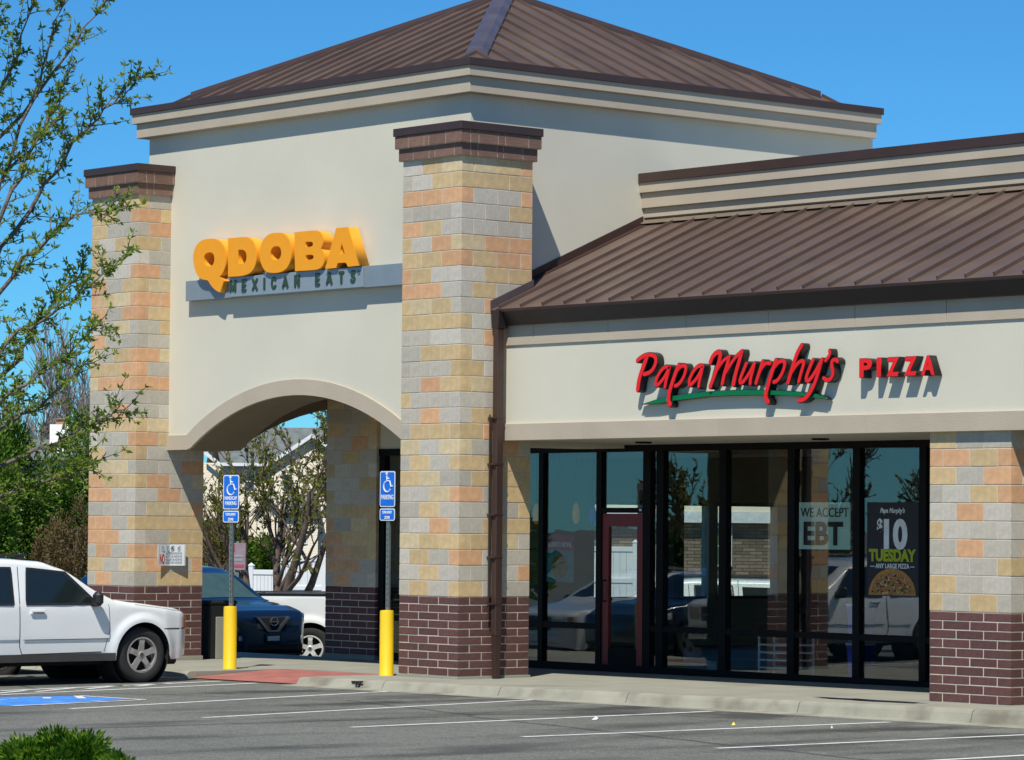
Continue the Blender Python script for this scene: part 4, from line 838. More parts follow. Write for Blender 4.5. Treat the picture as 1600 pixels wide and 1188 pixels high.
class Car:
    def __init__(c, L, W, top, belt, sill, wheels, R_, Ra, plan, tumble=.22, roof=None, edge=.09, hoodedge=.07, flare=.03):
        c.L, c.W, c.top, c.belt, c.sill, c.wh, c.R, c.Ra, c.plan, c.tum, c.edge, c.he, c.fl = L, W / 2, top, belt, sill, wheels, R_, Ra, plan, tumble, edge, hoodedge, flare
        c.rf = max(z for s, z in top)
    def T(c, s): return lerp_tab(c.top, s)
    def B(c, s): return lerp_tab(c.belt, s)
    def low(c, s):
        z = lerp_tab(c.sill, s)
        for w_ in c.wh:
            d = abs(s - w_)
            if d < c.Ra: z = max(z, c.R + math.sqrt(c.Ra ** 2 - d * d))
        return z
    def w(c, s, z):
        b_ = c.B(s); k = lerp_tab(c.plan, s)
        if z <= b_:
            q = (z - .25) / (b_ - .25); f = .955 + .045 * math.sin(math.pi * min(1, max(0, q * .62 + .05)))
        else: f = (.955 + .045 * math.sin(math.pi * .67)) - c.tum * (z - b_) / (c.rf - b_)
        f *= c.W * k
        for w_ in c.wh:
            d = math.hypot(s - w_, z - c.R)
            if c.Ra - .03 < d < c.Ra + .14: f += c.fl * (1 - sm((d - c.Ra - .03) / .11))
        return f
    def section(c, s):
        lo, T = c.low(s), c.T(s); e = min(c.edge if T > c.B(s) + .15 else c.he, (T - lo) * .4); zt = T - e
        ns = 12; P = [(c.w(s, lo + (zt - lo) * i / ns), lo + (zt - lo) * i / ns) for i in range(ns + 1)]
        w0 = P[-1][0]; sl = (P[-1][0] - P[-2][0])
        for k in range(1, 5):
            a = math.pi / 2 * k / 4; P.append((w0 - e * 1.5 * (1 - math.cos(a)), zt + e * math.sin(a) * .86))
        wi = P[-1][0]; zi = P[-1][1]
        for k in range(1, 5): f = 1 - k / 4; P.append((wi * f, zi + (T - zi) * (1 - f * f)))
        return P
    def pt(c, s, y, z): return (c.L / 2 - s, y, z)
    def body(c, m, parent, name='body', extra=(), step=.045):
        n = int(c.L / step); S = sorted(set([c.L * i / n for i in range(n + 1)] + [round(w_ + c.Ra * math.cos(math.radians(a)), 4) for w_ in c.wh for a in range(0, 181, 9)]))
        S = [s for s in S if 0 <= s <= c.L]; V = []; F = []
        secs = [c.section(s) for s in S]; k = len(secs[0]); full = 2 * k - 1
        for s, P in zip(S, secs): V += [c.pt(s, y, z) for y, z in P] + [c.pt(s, -y, z) for y, z in P[-2::-1]]
        for i in range(len(S) - 1):
            for j in range(full - 1): F.append((i * full + j, i * full + j + 1, (i + 1) * full + j + 1, (i + 1) * full + j))
        F.append(tuple(range(full - 1, -1, -1))); F.append(tuple(range((len(S) - 1) * full, len(S) * full)))
        o = MB().add(V, F).obj(name, m, parent); autosmooth(o, 38)
        # inner structure so that nothing shows through from below
        MB().box(-c.L / 2 + .1, c.L / 2 - .25, -c.W * .72, c.W * .72, .24, .52).obj('underbody', well, o)
        for w_ in c.wh:
            for sd in (-1, 1): MB().lathe([(0, 0), (c.Ra + .015, 0), (c.Ra + .015, sd * c.W * .45)], 28, 'y', (c.L / 2 - w_, sd * c.W * .49, c.R)).obj('wheel_arch', well, o)
        return o
    def side_patch(c, q, sd, m, name, parent, off=.006, n=8, th=0.):   # q: four (s,z) corners
        V = []; F = []
        for j in range(n + 1):
            for i in range(n + 1):
                u, v = i / n, j / n
                s = (q[0][0] * (1 - u) + q[1][0] * u) * (1 - v) + (q[3][0] * (1 - u) + q[2][0] * u) * v
                z = (q[0][1] * (1 - u) + q[1][1] * u) * (1 - v) + (q[3][1] * (1 - u) + q[2][1] * u) * v
                V.append(c.pt(s, sd * (c.w(s, z) + off), z))
        for j in range(n):
            for i in range(n): a = j * (n + 1) + i; F.append((a, a + 1, a + n + 2, a + n + 1)[::sd])
        o = MB().add(V, F).obj(name, m, parent, True); return o
    def line(c, pts, sd, m, name, parent, wd=.011, off=.0025, sub=8):
        V = []; F = []; P = []
        for (a, b_) in zip(pts, pts[1:]):
            for i in range(sub): P.append((a[0] + (b_[0] - a[0]) * i / sub, a[1] + (b_[1] - a[1]) * i / sub))
        P.append(pts[-1])
        for i, p in enumerate(P):
            a, b_ = P[max(0, i - 1)], P[min(len(P) - 1, i + 1)]; d = Vector((b_[0] - a[0], b_[1] - a[1])).normalized(); nn = (-d.y * wd / 2, d.x * wd / 2)
            for k in (-1, 1): s, z = p[0] + nn[0] * k, p[1] + nn[1] * k; V.append(c.pt(s, sd * (c.w(s, z) + off), z))
        for i in range(len(P) - 1): F.append((2 * i, 2 * i + 2, 2 * i + 3, 2 * i + 1))
        return MB().add(V, F).obj(name, m, parent)
    def top_patch(c, s0, s1, f0, f1, m, name, parent, off=.008, n=10):
        V = []; F = []
        for j in range(n + 1):
            s = s0 + (s1 - s0) * j / n; P = c.section(s); wi, zi = P[-5]; T = c.T(s); f = f0 + (f1 - f0) * j / n
            ds = .01; sl = (c.T(s + ds) - c.T(s - ds)) / (2 * ds); nn = Vector((sl, 0, 1)).normalized()
            for i in range(n + 1): y = wi * f * (2 * i / n - 1); z = zi + (T - zi) * (1 - (y / wi) ** 2); V.append((c.L / 2 - s + nn.x * off, y, z + nn.z * off))
        for j in range(n):
            for i in range(n): a = j * (n + 1) + i; F.append((a, a + n + 1, a + n + 2, a + 1))
        return MB().add(V, F).obj(name, m, parent, True)
    def wheels(c, parent, rimm, wd=.235, rim=.225, steer=0., spokes=5, inset=.02):
        for w_ in c.wh:
            for sd in (-1, 1):
                y = sd * (c.W * lerp_tab(c.plan, w_) * .985 - wd / 2 - inset + .02)
                wo = link('wheel', bpy.data.meshes.new('wheel'), parent, (c.L / 2 - w_, y, c.R), (0, 0, steer if w_ == c.wh[0] else 0))
                h = wd / 2; r = c.R
                MB().lathe([(rim - .01, -h * .8), (rim + .01, -h * .98), (r - .05, -h), (r - .012, -h * .86), (r, -h * .6), (r - .004, -h * .3), (r, 0), (r - .004, h * .3), (r, h * .6), (r - .012, h * .86), (r - .05, h), (rim + .01, h * .98), (rim - .01, h * .8)], 40, 'y').obj('tyre', tyre_m, wo, True)
                mb = MB(); f = sd * h
                mb.lathe([(rim, f * .75), (rim, f * .93), (rim - .022, f * .95), (rim - .03, f * .7), (rim - .035, f * .2)], 32, 'y')
                for k in range(spokes):
                    a = 2 * math.pi * k / spokes + .3; ca, sa = math.cos(a), math.sin(a)
                    V = []
                    for rr_, hw_, ff in ((.035, .042, .80), (rim * .6, .034, .92), (rim - .018, .046, .86)):
                        for t_ in (-1, 1):
                            for dd in (0, -.03): V.append((rr_ * ca - t_ * hw_ * sa, f * ff + sd * dd, rr_ * sa + t_ * hw_ * ca))
                    F = []
                    for q_ in (0, 4): F += [(q_, q_ + 4, q_ + 6, q_ + 2), (q_, q_ + 1, q_ + 5, q_ + 4), (q_ + 2, q_ + 6, q_ + 7, q_ + 3)]
                    mb.add(V, F)
                mb.lathe([(0, f * .9), (.035, f * .9), (.05, f * .82), (.055, f * .6)], 20, 'y'); ro = mb.obj('rim', rimm, wo); 
                MB().lathe([(0, f * .30), (rim - .03, f * .30)], 32, 'y').obj('brake_disc', well, ro)
                MB().lathe([(0, f * .92), (.028, f * .92), (.032, f * .88)], 16, 'y').obj('hub_cap', alloy_d, ro)
def build_suv(name, label, pm, group=None):
    o = empty(name, (0, 0, 0), label, 'car', group)
    c = Car(4.87, 1.89,
            [(0, .84), (.07, .93), (.30, .985), (.95, 1.055), (1.25, 1.095), (1.42, 1.185), (1.98, 1.50), (2.28, 1.59), (2.8, 1.625), (4.2, 1.61), (4.55, 1.55), (4.80, 1.12), (4.87, .98)],
            [(0, .88), (1.2, .99), (2.2, 1.015), (4.87, 1.05)], [(0, .36), (.25, .30), (4.4, .33), (4.87, .42)], (.82, 3.70), .365, .425,
            [(0, .76), (.06, .84), (.18, .92), (.45, .975), (.9, 1.0), (4.2, 1.0), (4.7, .95), (4.87, .90)], .20, flare=.035)
    b_ = c.body(pm, o)
    for sd in (-1, 1):
        d1 = link('front_door', bpy.data.meshes.new('d'), o)
        c.side_patch([(1.56, 1.045), (2.60, 1.045), (2.53, 1.475), (1.98, 1.425)], sd, carglass, 'window', d1, .007)
        c.line([(1.55, 1.045), (1.62, 1.12), (1.96, 1.435), (2.53, 1.49), (2.61, 1.035), (1.54, 1.035)], sd, plast, 'window_seal', d1, .03, .009)
        c.line([(1.36, 1.03), (1.34, .70), (1.42, .42)], sd, well, 'door_gap', d1, .007); c.line([(2.66, 1.51), (2.71, 1.0), (2.70, .5), (2.66, .40)], sd, well, 'door_gap', d1)
        c.line([(1.46, .415), (2.66, .40)], sd, well, 'door_gap', d1)
        c.side_patch([(1.36, .590), (2.655, .590), (2.655, .64), (1.36, .64)], sd, pm, 'rub_strip', d1, .018)
        c.line([(1.36, .586), (2.655, .586)], sd, alloy_d, 'strip_edge', d1, .010, .012)
        MB().add([c.pt(s, sd * (c.w(2.45, .93) + of), z) for of in (0, .03) for s, z in ((2.34, .915), (2.55, .915), (2.55, .955), (2.34, .955))], [(0, 1, 2, 3), (4, 5, 6, 7), (0, 1, 5, 4), (1, 2, 6, 5), (2, 3, 7, 6), (3, 0, 4, 7)]).obj('handle', pm, d1)
        c.side_patch([(2.36, .92), (2.53, .92), (2.53, .935), (2.36, .935)], sd, plast, 'handle_recess', d1, .032)
        d2 = link('rear_door', bpy.data.meshes.new('d'), o)
        c.side_patch([(2.80, 1.045), (3.50, 1.055), (3.44, 1.475), (2.78, 1.48)], sd, carglass, 'window', d2, .007); c.line([(2.80, 1.035), (3.52, 1.045), (3.46, 1.49), (2.77, 1.495), (2.80, 1.035)], sd, plast, 'window_seal', d2, .03, .009)
        c.line([(3.42, .75), (3.60, 1.05), (3.56, 1.60)], sd, well, 'door_gap', d2); c.side_patch([(2.73, .600), (3.30, .600), (3.30, .645), (2.73, .645)], sd, pm, 'rub_strip', d2, .018)
        c.side_patch([(3.68, 1.06), (4.45, 1.08), (4.36, 1.46), (3.64, 1.475)], sd, carglass, 'quarter_window', o, .007)
        m_ = MB(); y0 = sd * (c.w(1.58, 1.05)); 
        m_.box(c.L / 2 - 1.66, c.L / 2 - 1.54, min(y0 + sd * .05, y0 + sd * .20), max(y0 + sd * .05, y0 + sd * .20), 1.01, 1.19, .04); m_.box(c.L / 2 - 1.63, c.L / 2 - 1.56, min(y0 - sd * .05, y0 + sd * .08), max(y0 - sd * .05, y0 + sd * .08), 1.0, 1.05); m_.obj('mirror', plast, o)
        c.side_patch([(.02, .70), (.085, .70), (.10, .88), (.035, .86)], sd, lens_a, 'side_marker', o, .008); c.side_patch([(4.72, .8), (4.84, .8), (4.80, 1.12), (4.70, 1.15)], sd, lens_r, 'tail_light', o, .008)
        c.line([(.04, .70), (.50, .70)], sd, well, 'bumper_gap', o, .014); c.line([(.95, 1.02), (.6, .98), (.2, .93)], sd, well, 'hood_gap', o, .005)
        c.side_patch([(1.26, .30), (3.26, .30), (3.26, .40), (1.26, .40)], sd, greyclad, 'rocker_cladding', o, .012)
        MB().box(-c.L / 2 + .55, c.L / 2 - 2.4, sd * .60 - .02, sd * .60 + .02, 1.635, 1.67, .01).box(-c.L / 2 + .6, -c.L / 2 + .7, sd * .60 - .02, sd * .60 + .02, 1.58, 1.64).box(c.L / 2 - 2.55, c.L / 2 - 2.45, sd * .60 - .02, sd * .60 + .02, 1.58, 1.64).obj('roof_rail', plast, o)
    c.top_patch(1.43, 1.97, .93, .90, carglass, 'windshield', o); c.top_patch(4.57, 4.77, .88, .9, carglass, 'rear_window', o)
    x = c.L / 2
    MB().box(x - .06, x + .012, -.45, .45, .62, .86, .02).obj('grille', plast, o); MB().box(x - .02, x + .02, -.46, .46, .72, .75, .005).obj('grille_bar', chrome, o)
    for sd in (-1, 1): MB().box(x - .10, x + .006, min(sd * .47, sd * .70), max(sd * .47, sd * .70), .64, .86, .02).obj('headlight', lens_w, o)
    MB().box(x - .12, x + .03, -.66, .66, .40, .58, .04).obj('bumper', pm, o); MB().box(-x - .04, -x + .1, -.72, .72, .42, .68, .05).obj('bumper', pm, o)
    MB().box(x - .35, x - .05, -.62, .62, .22, .36, .03).obj('air_dam', plast, o)
    c.wheels(o, alloy, .245, .235, steer=0.)
    return o, c
white = paint('white_car_paint', (.80, .81, .78, 1)); navy = paint('navy_car_paint', (.003, .0065, .020, 1), rough=.2); truck_w = paint('white_truck_paint', (.80, .81, .78, 1)); black_car = paint('dark_car_paint', (.010, .012, .018, 1), rough=.2)
suv, cs = build_suv('white_suv', 'white SUV parked nose to the kerb before the red ramp', white)
def place(o, nose, heading, L, z): d = Vector((math.cos(heading), math.sin(heading))); c_ = Vector(nose) - d * L / 2; o.location = (c_.x, c_.y, z); o.rotation_euler = (0, 0, heading)
place(suv, (-4.11, -1.86), math.pi / 2, 4.87, LOT)
s2 = copy_tree(suv); place(s2, (-10.2, -3.4), math.pi / 2 + .02, 4.87, -.46); s2['label'] = 'second white SUV mirrored in the shop windows, further along the kerb'
s3 = copy_tree(suv); p = at(1085, 900, 63); place(s3, (p.x - 2.2, p.y - 1.7), math.radians(225), 4.87, -.62); s3['label'] = 'white SUV seen through the shop windows behind the building'

# dark crossover under the arch
RG = empty('dark_crossover', (0, 0, 0), 'dark blue crossover with chrome V grille seen through the arch', 'car')
c = Car(4.63, 1.84, [(0, .70), (.05, .86), (.22, .98), (.6, 1.055), (1.10, 1.115), (1.25, 1.16), (1.95, 1.56), (2.3, 1.66), (2.8, 1.695), (3.7, 1.64), (4.25, 1.50), (4.55, 1.08), (4.63, .95)],
        [(0, .86), (1.2, 1.0), (2.5, 1.06), (4.63, 1.12)], [(0, .32), (.3, .22), (4.2, .26), (4.63, .40)], (.95, 3.655), .355, .40,
        [(0, .62), (.05, .74), (.14, .85), (.35, .95), (.8, 1.0), (4.0, 1.0), (4.5, .93), (4.63, .86)], .22)
c.body(navy, RG); x = c.L / 2
for sd in (-1, 1):
    c.side_patch([(1.55, 1.07), (2.5, 1.10), (2.45, 1.52), (1.98, 1.48)], sd, carglass, 'window', RG); c.side_patch([(2.6, 1.10), (3.5, 1.16), (3.3, 1.48), (2.56, 1.53)], sd, carglass, 'window', RG)
    c.side_patch([(.10, .78), (.62, .92), (.70, 1.00), (.13, .92)], sd, lens_w, 'headlight', RG, .006)
    c.side_patch([(1.38, .23), (3.2, .26), (3.2, .42), (1.38, .40)], sd, plast, 'rocker_cladding', RG, .012)
    y0 = sd * c.w(1.5, 1.12); MB().box(x - 1.72, x - 1.52, min(y0, y0 + sd * .23), max(y0, y0 + sd * .23), 1.08, 1.24, .04).obj('mirror', navy, RG)
    MB().box(x - .10, x - .02, min(sd * .52, sd * .66), max(sd * .52, sd * .66), .48, .58, .02).obj('fog_light', lens_w, RG)
    MB().add([(x + f, y, z) for f in (.035, -.06) for y, z in ((sd * .115, .63), (sd * .36, .88), (sd * .30, .88), (sd * .06, .655))], [(0, 1, 2, 3), (4, 5, 6, 7), (0, 1, 5, 4), (1, 2, 6, 5), (2, 3, 7, 6), (3, 0, 4, 7)]).obj('grille_chrome', mat('satin_chrome', (.25, .27, .29, 1), .25, .8), RG)
c.top_patch(1.26, 1.93, .94, .90, mat('windshield_glass', (.05, .09, .085, 1), .04, spec=.8), 'windshield', RG)
MB().box(x - .1, x + .012, -.30, .30, .655, .88, .02).obj('grille', well, RG); MB().box(x - .1, x + .034, -.115, .115, .630, .657, .004).obj('grille_chrome', MATS['satin_chrome'], RG)
MB().box(x - .2, x + .02, -.58, .58, .30, .47, .04).obj('lower_intake', plast, RG); MB().box(x - .2, x + .03, -.60, .60, .255, .275, .004).obj('skid_trim', alloy_d, RG)
mb = MB(); mb.tube([(x + .045, .075 * math.cos(a * math.pi / 12), .80 + .065 * math.sin(a * math.pi / 12)) for a in range(25)], .011, 6); mb.box(x + .035, x + .055, -.095, .095, .79, .81); mb.obj('emblem', chrome, RG)
pl = MB().box(x + .02, x + .036, -.155, .155, .455, .605, .004).obj('number_plate', plast, RG); MB().box(x + .036, x + .040, -.125, .125, .49, .565, .002).obj('plate_field', signwhite, pl)
c.wheels(RG, alloy, .225, .23)
place(RG, (-11.24, 5.40), math.radians(2), 4.63, -.46)

# white pickup with only its bed in view
PK = empty('white_pickup', (0, 0, 0), 'white pickup truck whose rear wheel shows behind the dark crossover', 'truck')
c = Car(5.5, 1.92, [(0, .95), (.08, 1.05), (.4, 1.10), (1.2, 1.16), (1.4, 1.22), (1.9, 1.70), (2.2, 1.78), (3.2, 1.76), (3.3, 1.70), (3.42, 1.29), (3.5, 1.28), (5.45, 1.28), (5.5, 1.25)],
        [(0, .95), (1.3, 1.08), (3.3, 1.10), (3.45, 1.45), (5.5, 1.45)], [(0, .42), (.3, .38), (5.1, .42), (5.5, .50)], (.95, 4.45), .37, .44, [(0, .80), (.1, .9), (.4, .98), (.9, 1.), (5.3, 1.), (5.5, .98)], .18, edge=.08, hoodedge=.04, flare=.04)
c.body(truck_w, PK); x = c.L / 2
for sd in (-1, 1):
    c.side_patch([(1.5, 1.12), (2.3, 1.13), (2.28, 1.62), (1.92, 1.58)], sd, carglass, 'window', PK); c.side_patch([(2.4, 1.13), (3.15, 1.14), (3.10, 1.60), (2.38, 1.62)], sd, carglass, 'window', PK)
    c.line([(3.32, 1.1), (3.34, .5)], sd, well, 'bed_gap', PK, .02); c.side_patch([(5.40, .8), (5.48, .8), (5.48, 1.08), (5.40, 1.08)], sd, lens_r, 'tail_light', PK, .006)
    MB().box(-x + .02, -x + 2.05, sd * .93 - .05, sd * .93 + .05, 1.275, 1.30, .005).obj('bed_rail', plast, PK)
    y0 = sd * c.w(1.6, 1.15); MB().box(x - 1.75, x - 1.55, min(y0, y0 + sd * .28), max(y0, y0 + sd * .28), 1.12, 1.36, .03).obj('mirror', plast, PK)
c.top_patch(1.42, 1.88, .92, .9, carglass, 'windshield', PK); MB().box(-x - .06, -x + .1, -.8, .8, .48, .66, .04).obj('bumper', chrome, PK); MB().box(x - .05, x + .02, -.6, .6, .65, .95, .02).obj('grille', plast, PK)
c.wheels(PK, mat('bright_alloy', (.62, .62, .60, 1), .4, .2), .25, .225, spokes=5)
hd = math.radians(51); p = ground(508, 1045, -.53); d = Vector((math.cos(hd), math.sin(hd)))
PK.location = (-13.0 + d.x * (4.45 - 2.75), 7.55 + d.y * (4.45 - 2.75), -.53); PK.rotation_euler = (0, 0, hd)

# dark sedan between the white SUV and the far kerb
SD = empty('dark_sedan', (0, 0, 0), 'dark car almost hidden behind the white SUV', 'car')
c = Car(4.7, 1.8, [(0, .62), (.08, .74), (.6, .92), (1.2, .98), (1.9, 1.36), (2.4, 1.45), (3.0, 1.43), (3.9, 1.10), (4.6, 1.02), (4.7, .85)], [(0, .7), (2, .93), (4.7, .98)], [(0, .30), (.3, .2), (4.7, .35)], (.9, 3.65), .325, .37, [(0, .7), (.1, .85), (.4, .96), (.9, 1), (4.2, 1), (4.7, .88)])
c.body(black_car, SD); c.top_patch(1.22, 1.88, .9, .9, carglass, 'windshield', SD)
for sd in (-1, 1): c.side_patch([(1.6, .95), (2.5, .97), (2.45, 1.33), (2.0, 1.30)], sd, carglass, 'window', SD); c.side_patch([(2.6, .97), (3.5, 1.0), (3.1, 1.32), (2.58, 1.33)], sd, carglass, 'window', SD); c.side_patch([(.08, .6), (.5, .7), (.5, .8), (.1, .7)], sd, lens_w, 'headlight', SD)
c.wheels(SD, alloy_d, .21, .2); place(SD, (-6.9, -2.15), math.pi / 2, 4.7, LOT - .07)
YB = empty('yellow_wheel_stop', (-6.55, -1.55, zlot(-6.5, -1)), 'yellow painted wheel stop glimpsed under the white SUV', 'wheel stop')
MB().prism_x([(-.09, 0), (-.06, .12), (.06, .12), (.09, 0)], -.8, .8).obj('stop_block', yellow_p, YB); MB().lathe([(0, .125), (.02, .125), (.02, .1)], 8).obj('pin', galv, YB)
# ------------------------------------------------------------------ trees and shrubs
bark = mat('grey_bark', (.16, .125, .10, 1), .9, var=.3, nscale=12, bump=.6, bscale=40); bark2 = mat('brown_bark', (.12, .085, .062, 1), .9, var=.35, nscale=10, bump=.6, bscale=40); twigm = mat('pale_twig', (.24, .20, .165, 1), .9, var=.3)
lf_locust = leaf_mat('locust_leaf', (.14, .22, .025, 1), (.33, .42, .08, 1), .5); lf_olive = leaf_mat('olive_leaf', (.13, .155, .02, 1), (.30, .30, .06, 1), .5); lf_con = leaf_mat('evergreen_leaf', (.03, .075, .010, 1), (.12, .21, .03, 1), .25); lf_con2 = leaf_mat('bright_evergreen_leaf', (.05, .12, .012, 1), (.17, .27, .04, 1), .3)
lf_brown = leaf_mat('dry_twig_leaf', (.10, .065, .028, 1), (.26, .19, .085, 1), .25); lf_jun = leaf_mat('juniper_leaf', (.09, .20, .012, 1), (.30, .46, .045, 1), .4)
def rv(rr): 
    while True:
        v = Vector((rr.uniform(-1, 1), rr.uniform(-1, 1), rr.uniform(-1, 1)))
        if .05 < v.length < 1: return v.normalized()
def leaf(mb, p, d, n, l, w_):
    d = d.normalized(); s = d.cross(n)
    if s.length < .01: s = d.cross(Vector((0, 0, 1)))
    s = s.normalized() * w_; up = s.cross(d).normalized() * (l * .12)
    mb.add([p, p + d * l * .45 + s + up, p + d * l, p + d * l * .45 - s + up], [(0, 1, 2, 3)])
def curve_pts(p0, d0, L_, n, rr, wob, grav=0.):
    P = [Vector(p0)]; d = d0.normalized()
    for i in range(n):
        d = (d + rv(rr) * wob + Vector((0, 0, grav))).normalized(); P.append(P[-1] + d * (L_ / n))
    return P
def grow(wood, leaves, p0, d0, L_, r, lev, rr, spec):
    n = 6 if lev > 0 else 4; P = curve_pts(p0, d0, L_, n, rr, spec['wob'], spec.get('grav', .03)); wood.tube(P, [max(r * (1 - .72 * i / n), spec['rmin']) for i in range(n + 1)], 6 if r > .03 else 4, False)
    if lev == 0:
        for i in range(1, n + 1):
            for k in range(spec['leaves']):
                a = P[i - 1].lerp(P[i], rr.random()); dr = ((P[i] - P[i - 1]).normalized() + rv(rr) * 1.1); leaf(leaves, a, dr, rv(rr), rr.uniform(.6, 1.2) * spec['ll'], spec['lw'] * rr.uniform(.7, 1.2))
        return
    nb = spec['nb'][lev]
    for k in range(nb):
        t_ = rr.uniform(spec.get('t0', .25), 1.0); i = min(int(t_ * n), n - 1); a = P[i].lerp(P[i + 1], t_ * n - i); d = (P[i + 1] - P[i]).normalized()
        nd = (d * spec['fwd'] + rv(rr)).normalized(); nd.z += spec.get('lift', .15)
        grow(wood, leaves, a, nd, L_ * rr.uniform(*spec['ratio']), r * (1 - .72 * t_) * .62, lev - 1, rr, spec)
def tree(name, loc, label, stems, lev, spec, seed, wm, lm, group=None):
    rr = random.Random(seed); o = empty(name, loc, label, 'tree', group); wood, lv = MB(), MB()
    for d, L_, r in stems: grow(wood, lv, (rr.uniform(-.1, .1), rr.uniform(-.1, .1), -.1), Vector(d), L_, r, lev, rr, spec)
    wood.obj('trunk', wm, o, True)
    if lv.f: lv.obj('crown', lm, o)
    return o
# multi-stemmed tree beyond the arch
p = at(425, 930, 70); cz = zlot(p.x, p.y)
side = RT; toward = -FW
sp = dict(wob=.16, rmin=.008, leaves=2, ll=.12, lw=.034, nb=[0, 4, 5, 5], fwd=1.3, ratio=(.45, .7), lift=.22, t0=.28)
tree('flowering_tree', (p.x, p.y, cz), 'multi-stemmed leafing tree standing behind the dark crossover', [((side * -.38 + Vector((0, 0, 1))), 3.1, .13), ((side * .05 + toward * .2 + Vector((0, 0, 1))), 3.6, .14), ((side * .62 + Vector((0, 0, 1))), 3.4, .12), ((side * -.1 - toward * .3 + Vector((0, 0, 1))), 3.3, .11), ((side * -.75 + Vector((0, 0, 1))), 3.0, .09), ((side * .30 - toward * .1 + Vector((0, 0, 1))), 3.5, .10)], 3, sp, 4, bark2, lf_olive)
# bare trees at the far left, behind the evergreens
spb = dict(wob=.10, rmin=.012, leaves=0, ll=.1, lw=.02, nb=[0, 9, 8, 7], fwd=2.0, ratio=(.35, .6), lift=.35, t0=.25)
for i, (u, dist, h) in enumerate(((118, 128, 6.6), (60, 134, 5.6), (15, 126, 5.0), (150, 140, 6.6))):
    q = at(u, 800, dist); tree('bare_tree', (q.x, q.y, -1.65), ['tall leafless tree close to the far pillar', 'leafless tree above the white chimney', 'low leafless tree at the picture edge', 'leafless tree mostly hidden by the far pillar'][i], [((0, 0, 1), h, .13), ((.15, .1, 1), h * .85, .10), ((-.15, .05, 1), h * .9, .1)], 3, spb, 60 + i, twigm, lf_brown, 'leafless trees behind the evergreens')
# evergreens
def bush(name, c, rad, n, label, lm, seed, l=.16, w_=.05, cat='shrub', trunk=True, clumps=26, group=None, flat=1.):
    rr = random.Random(seed); o = empty(name, c, label, cat, group); mb = MB(); C = []
    for k in range(clumps):
        v = rv(rr); v.z = v.z * .9 + .12; q = Vector((v.x * rad[0], v.y * rad[1], v.z * rad[2])) * rr.uniform(.45, .86); C.append((q, rr.uniform(.22, .42)))
    for k in range(n):
        q, cr = C[rr.randrange(clumps)]; d = rv(rr); rr_ = cr * (rr.random() ** .35); a = q + Vector((d.x * rad[0], d.y * rad[1], d.z * rad[2] * flat)) * rr_
        a.z += rad[2]
        if a.z < .02: continue
        out = Vector((a.x / rad[0], a.y / rad[1], (a.z - rad[2]) / rad[2])); leaf(mb, a, d + out * .5 + Vector((0, 0, .35)), rv(rr), rr.uniform(.7, 1.3) * l, w_ * rr.uniform(.7, 1.2))
    mb.obj('crown', lm, o)
    if trunk:
        t_ = MB()
        for k in range(6): d = rv(rr); t_.tube([(0, 0, -.1), (d.x * rad[0] * .2, d.y * rad[1] * .2, rad[2] * .7), (d.x * rad[0] * .55, d.y * rad[1] * .55, rad[2] * 1.45)], [.10, .05, .015], 6)
        t_.obj('trunk', bark, o)
    return o
for i, (u, dist, rx, rz_, lm, lab) in enumerate(((15, 104, 1.35, 3.45, lf_con, 'dark evergreen at the picture edge above the white SUV'), (80, 108, 1.25, 2.75, lf_con, 'dark evergreen in front of the white chimney'), (122, 112, .95, 3.5, lf_con2, 'lighter evergreen next to the far pillar'), (345, 100, .95, 1.75, lf_con2, 'green shrub behind the HANDICAP PARKING post'), (-30, 100, 1.4, 2.9, lf_con2, 'broad evergreen cut by the picture edge'), (408, 118, .8, 1.55, lf_con2, 'bright green shrub low behind the flowering tree'))):
    q = at(u, 900, dist); bush('evergreen_shrub', (q.x, q.y, zlot(q.x, q.y)), (rx, rx, rz_), 9000, lab, lm, 200 + i, .15, .045, group='evergreens behind the parking lot')
for i, (u, dist, rx, rz_, lab) in enumerate(((112, 92, .75, 1.95, 'dry brown shrub between white SUV and far pillar'), (82, 94, .5, 1.5, 'small dry brown shrub above the white SUV'), (328, 92, .8, 1.7, 'dry brown shrub behind the dark crossover'))):
    q = at(u, 900, dist); bush('dry_shrub', (q.x, q.y, zlot(q.x, q.y)), (rx, rx, rz_), 6000, lab, lf_brown, 300 + i, .12, .018, group='dry shrubs behind the parking lot')
# low juniper in the foreground
for i, (u, v, dist, rx, rz_, lab) in enumerate(((85, 1158, 25.5, .52, .27, 'green juniper bush at the bottom edge of the parking lot'), (182, 1182, 25.0, .22, .16, 'small sprawling juniper beside the larger one'))):
    q = at(u, v, dist); g0 = LOT
    h = (q.z - g0)
    o = bush('juniper_bush', (q.x, q.y, g0 - .05), (rx, rx * .8, h * .62 if i == 0 else h * .56), 15000 if i == 0 else 5000, lab, lf_jun, 400 + i, .055, .012, clumps=60)
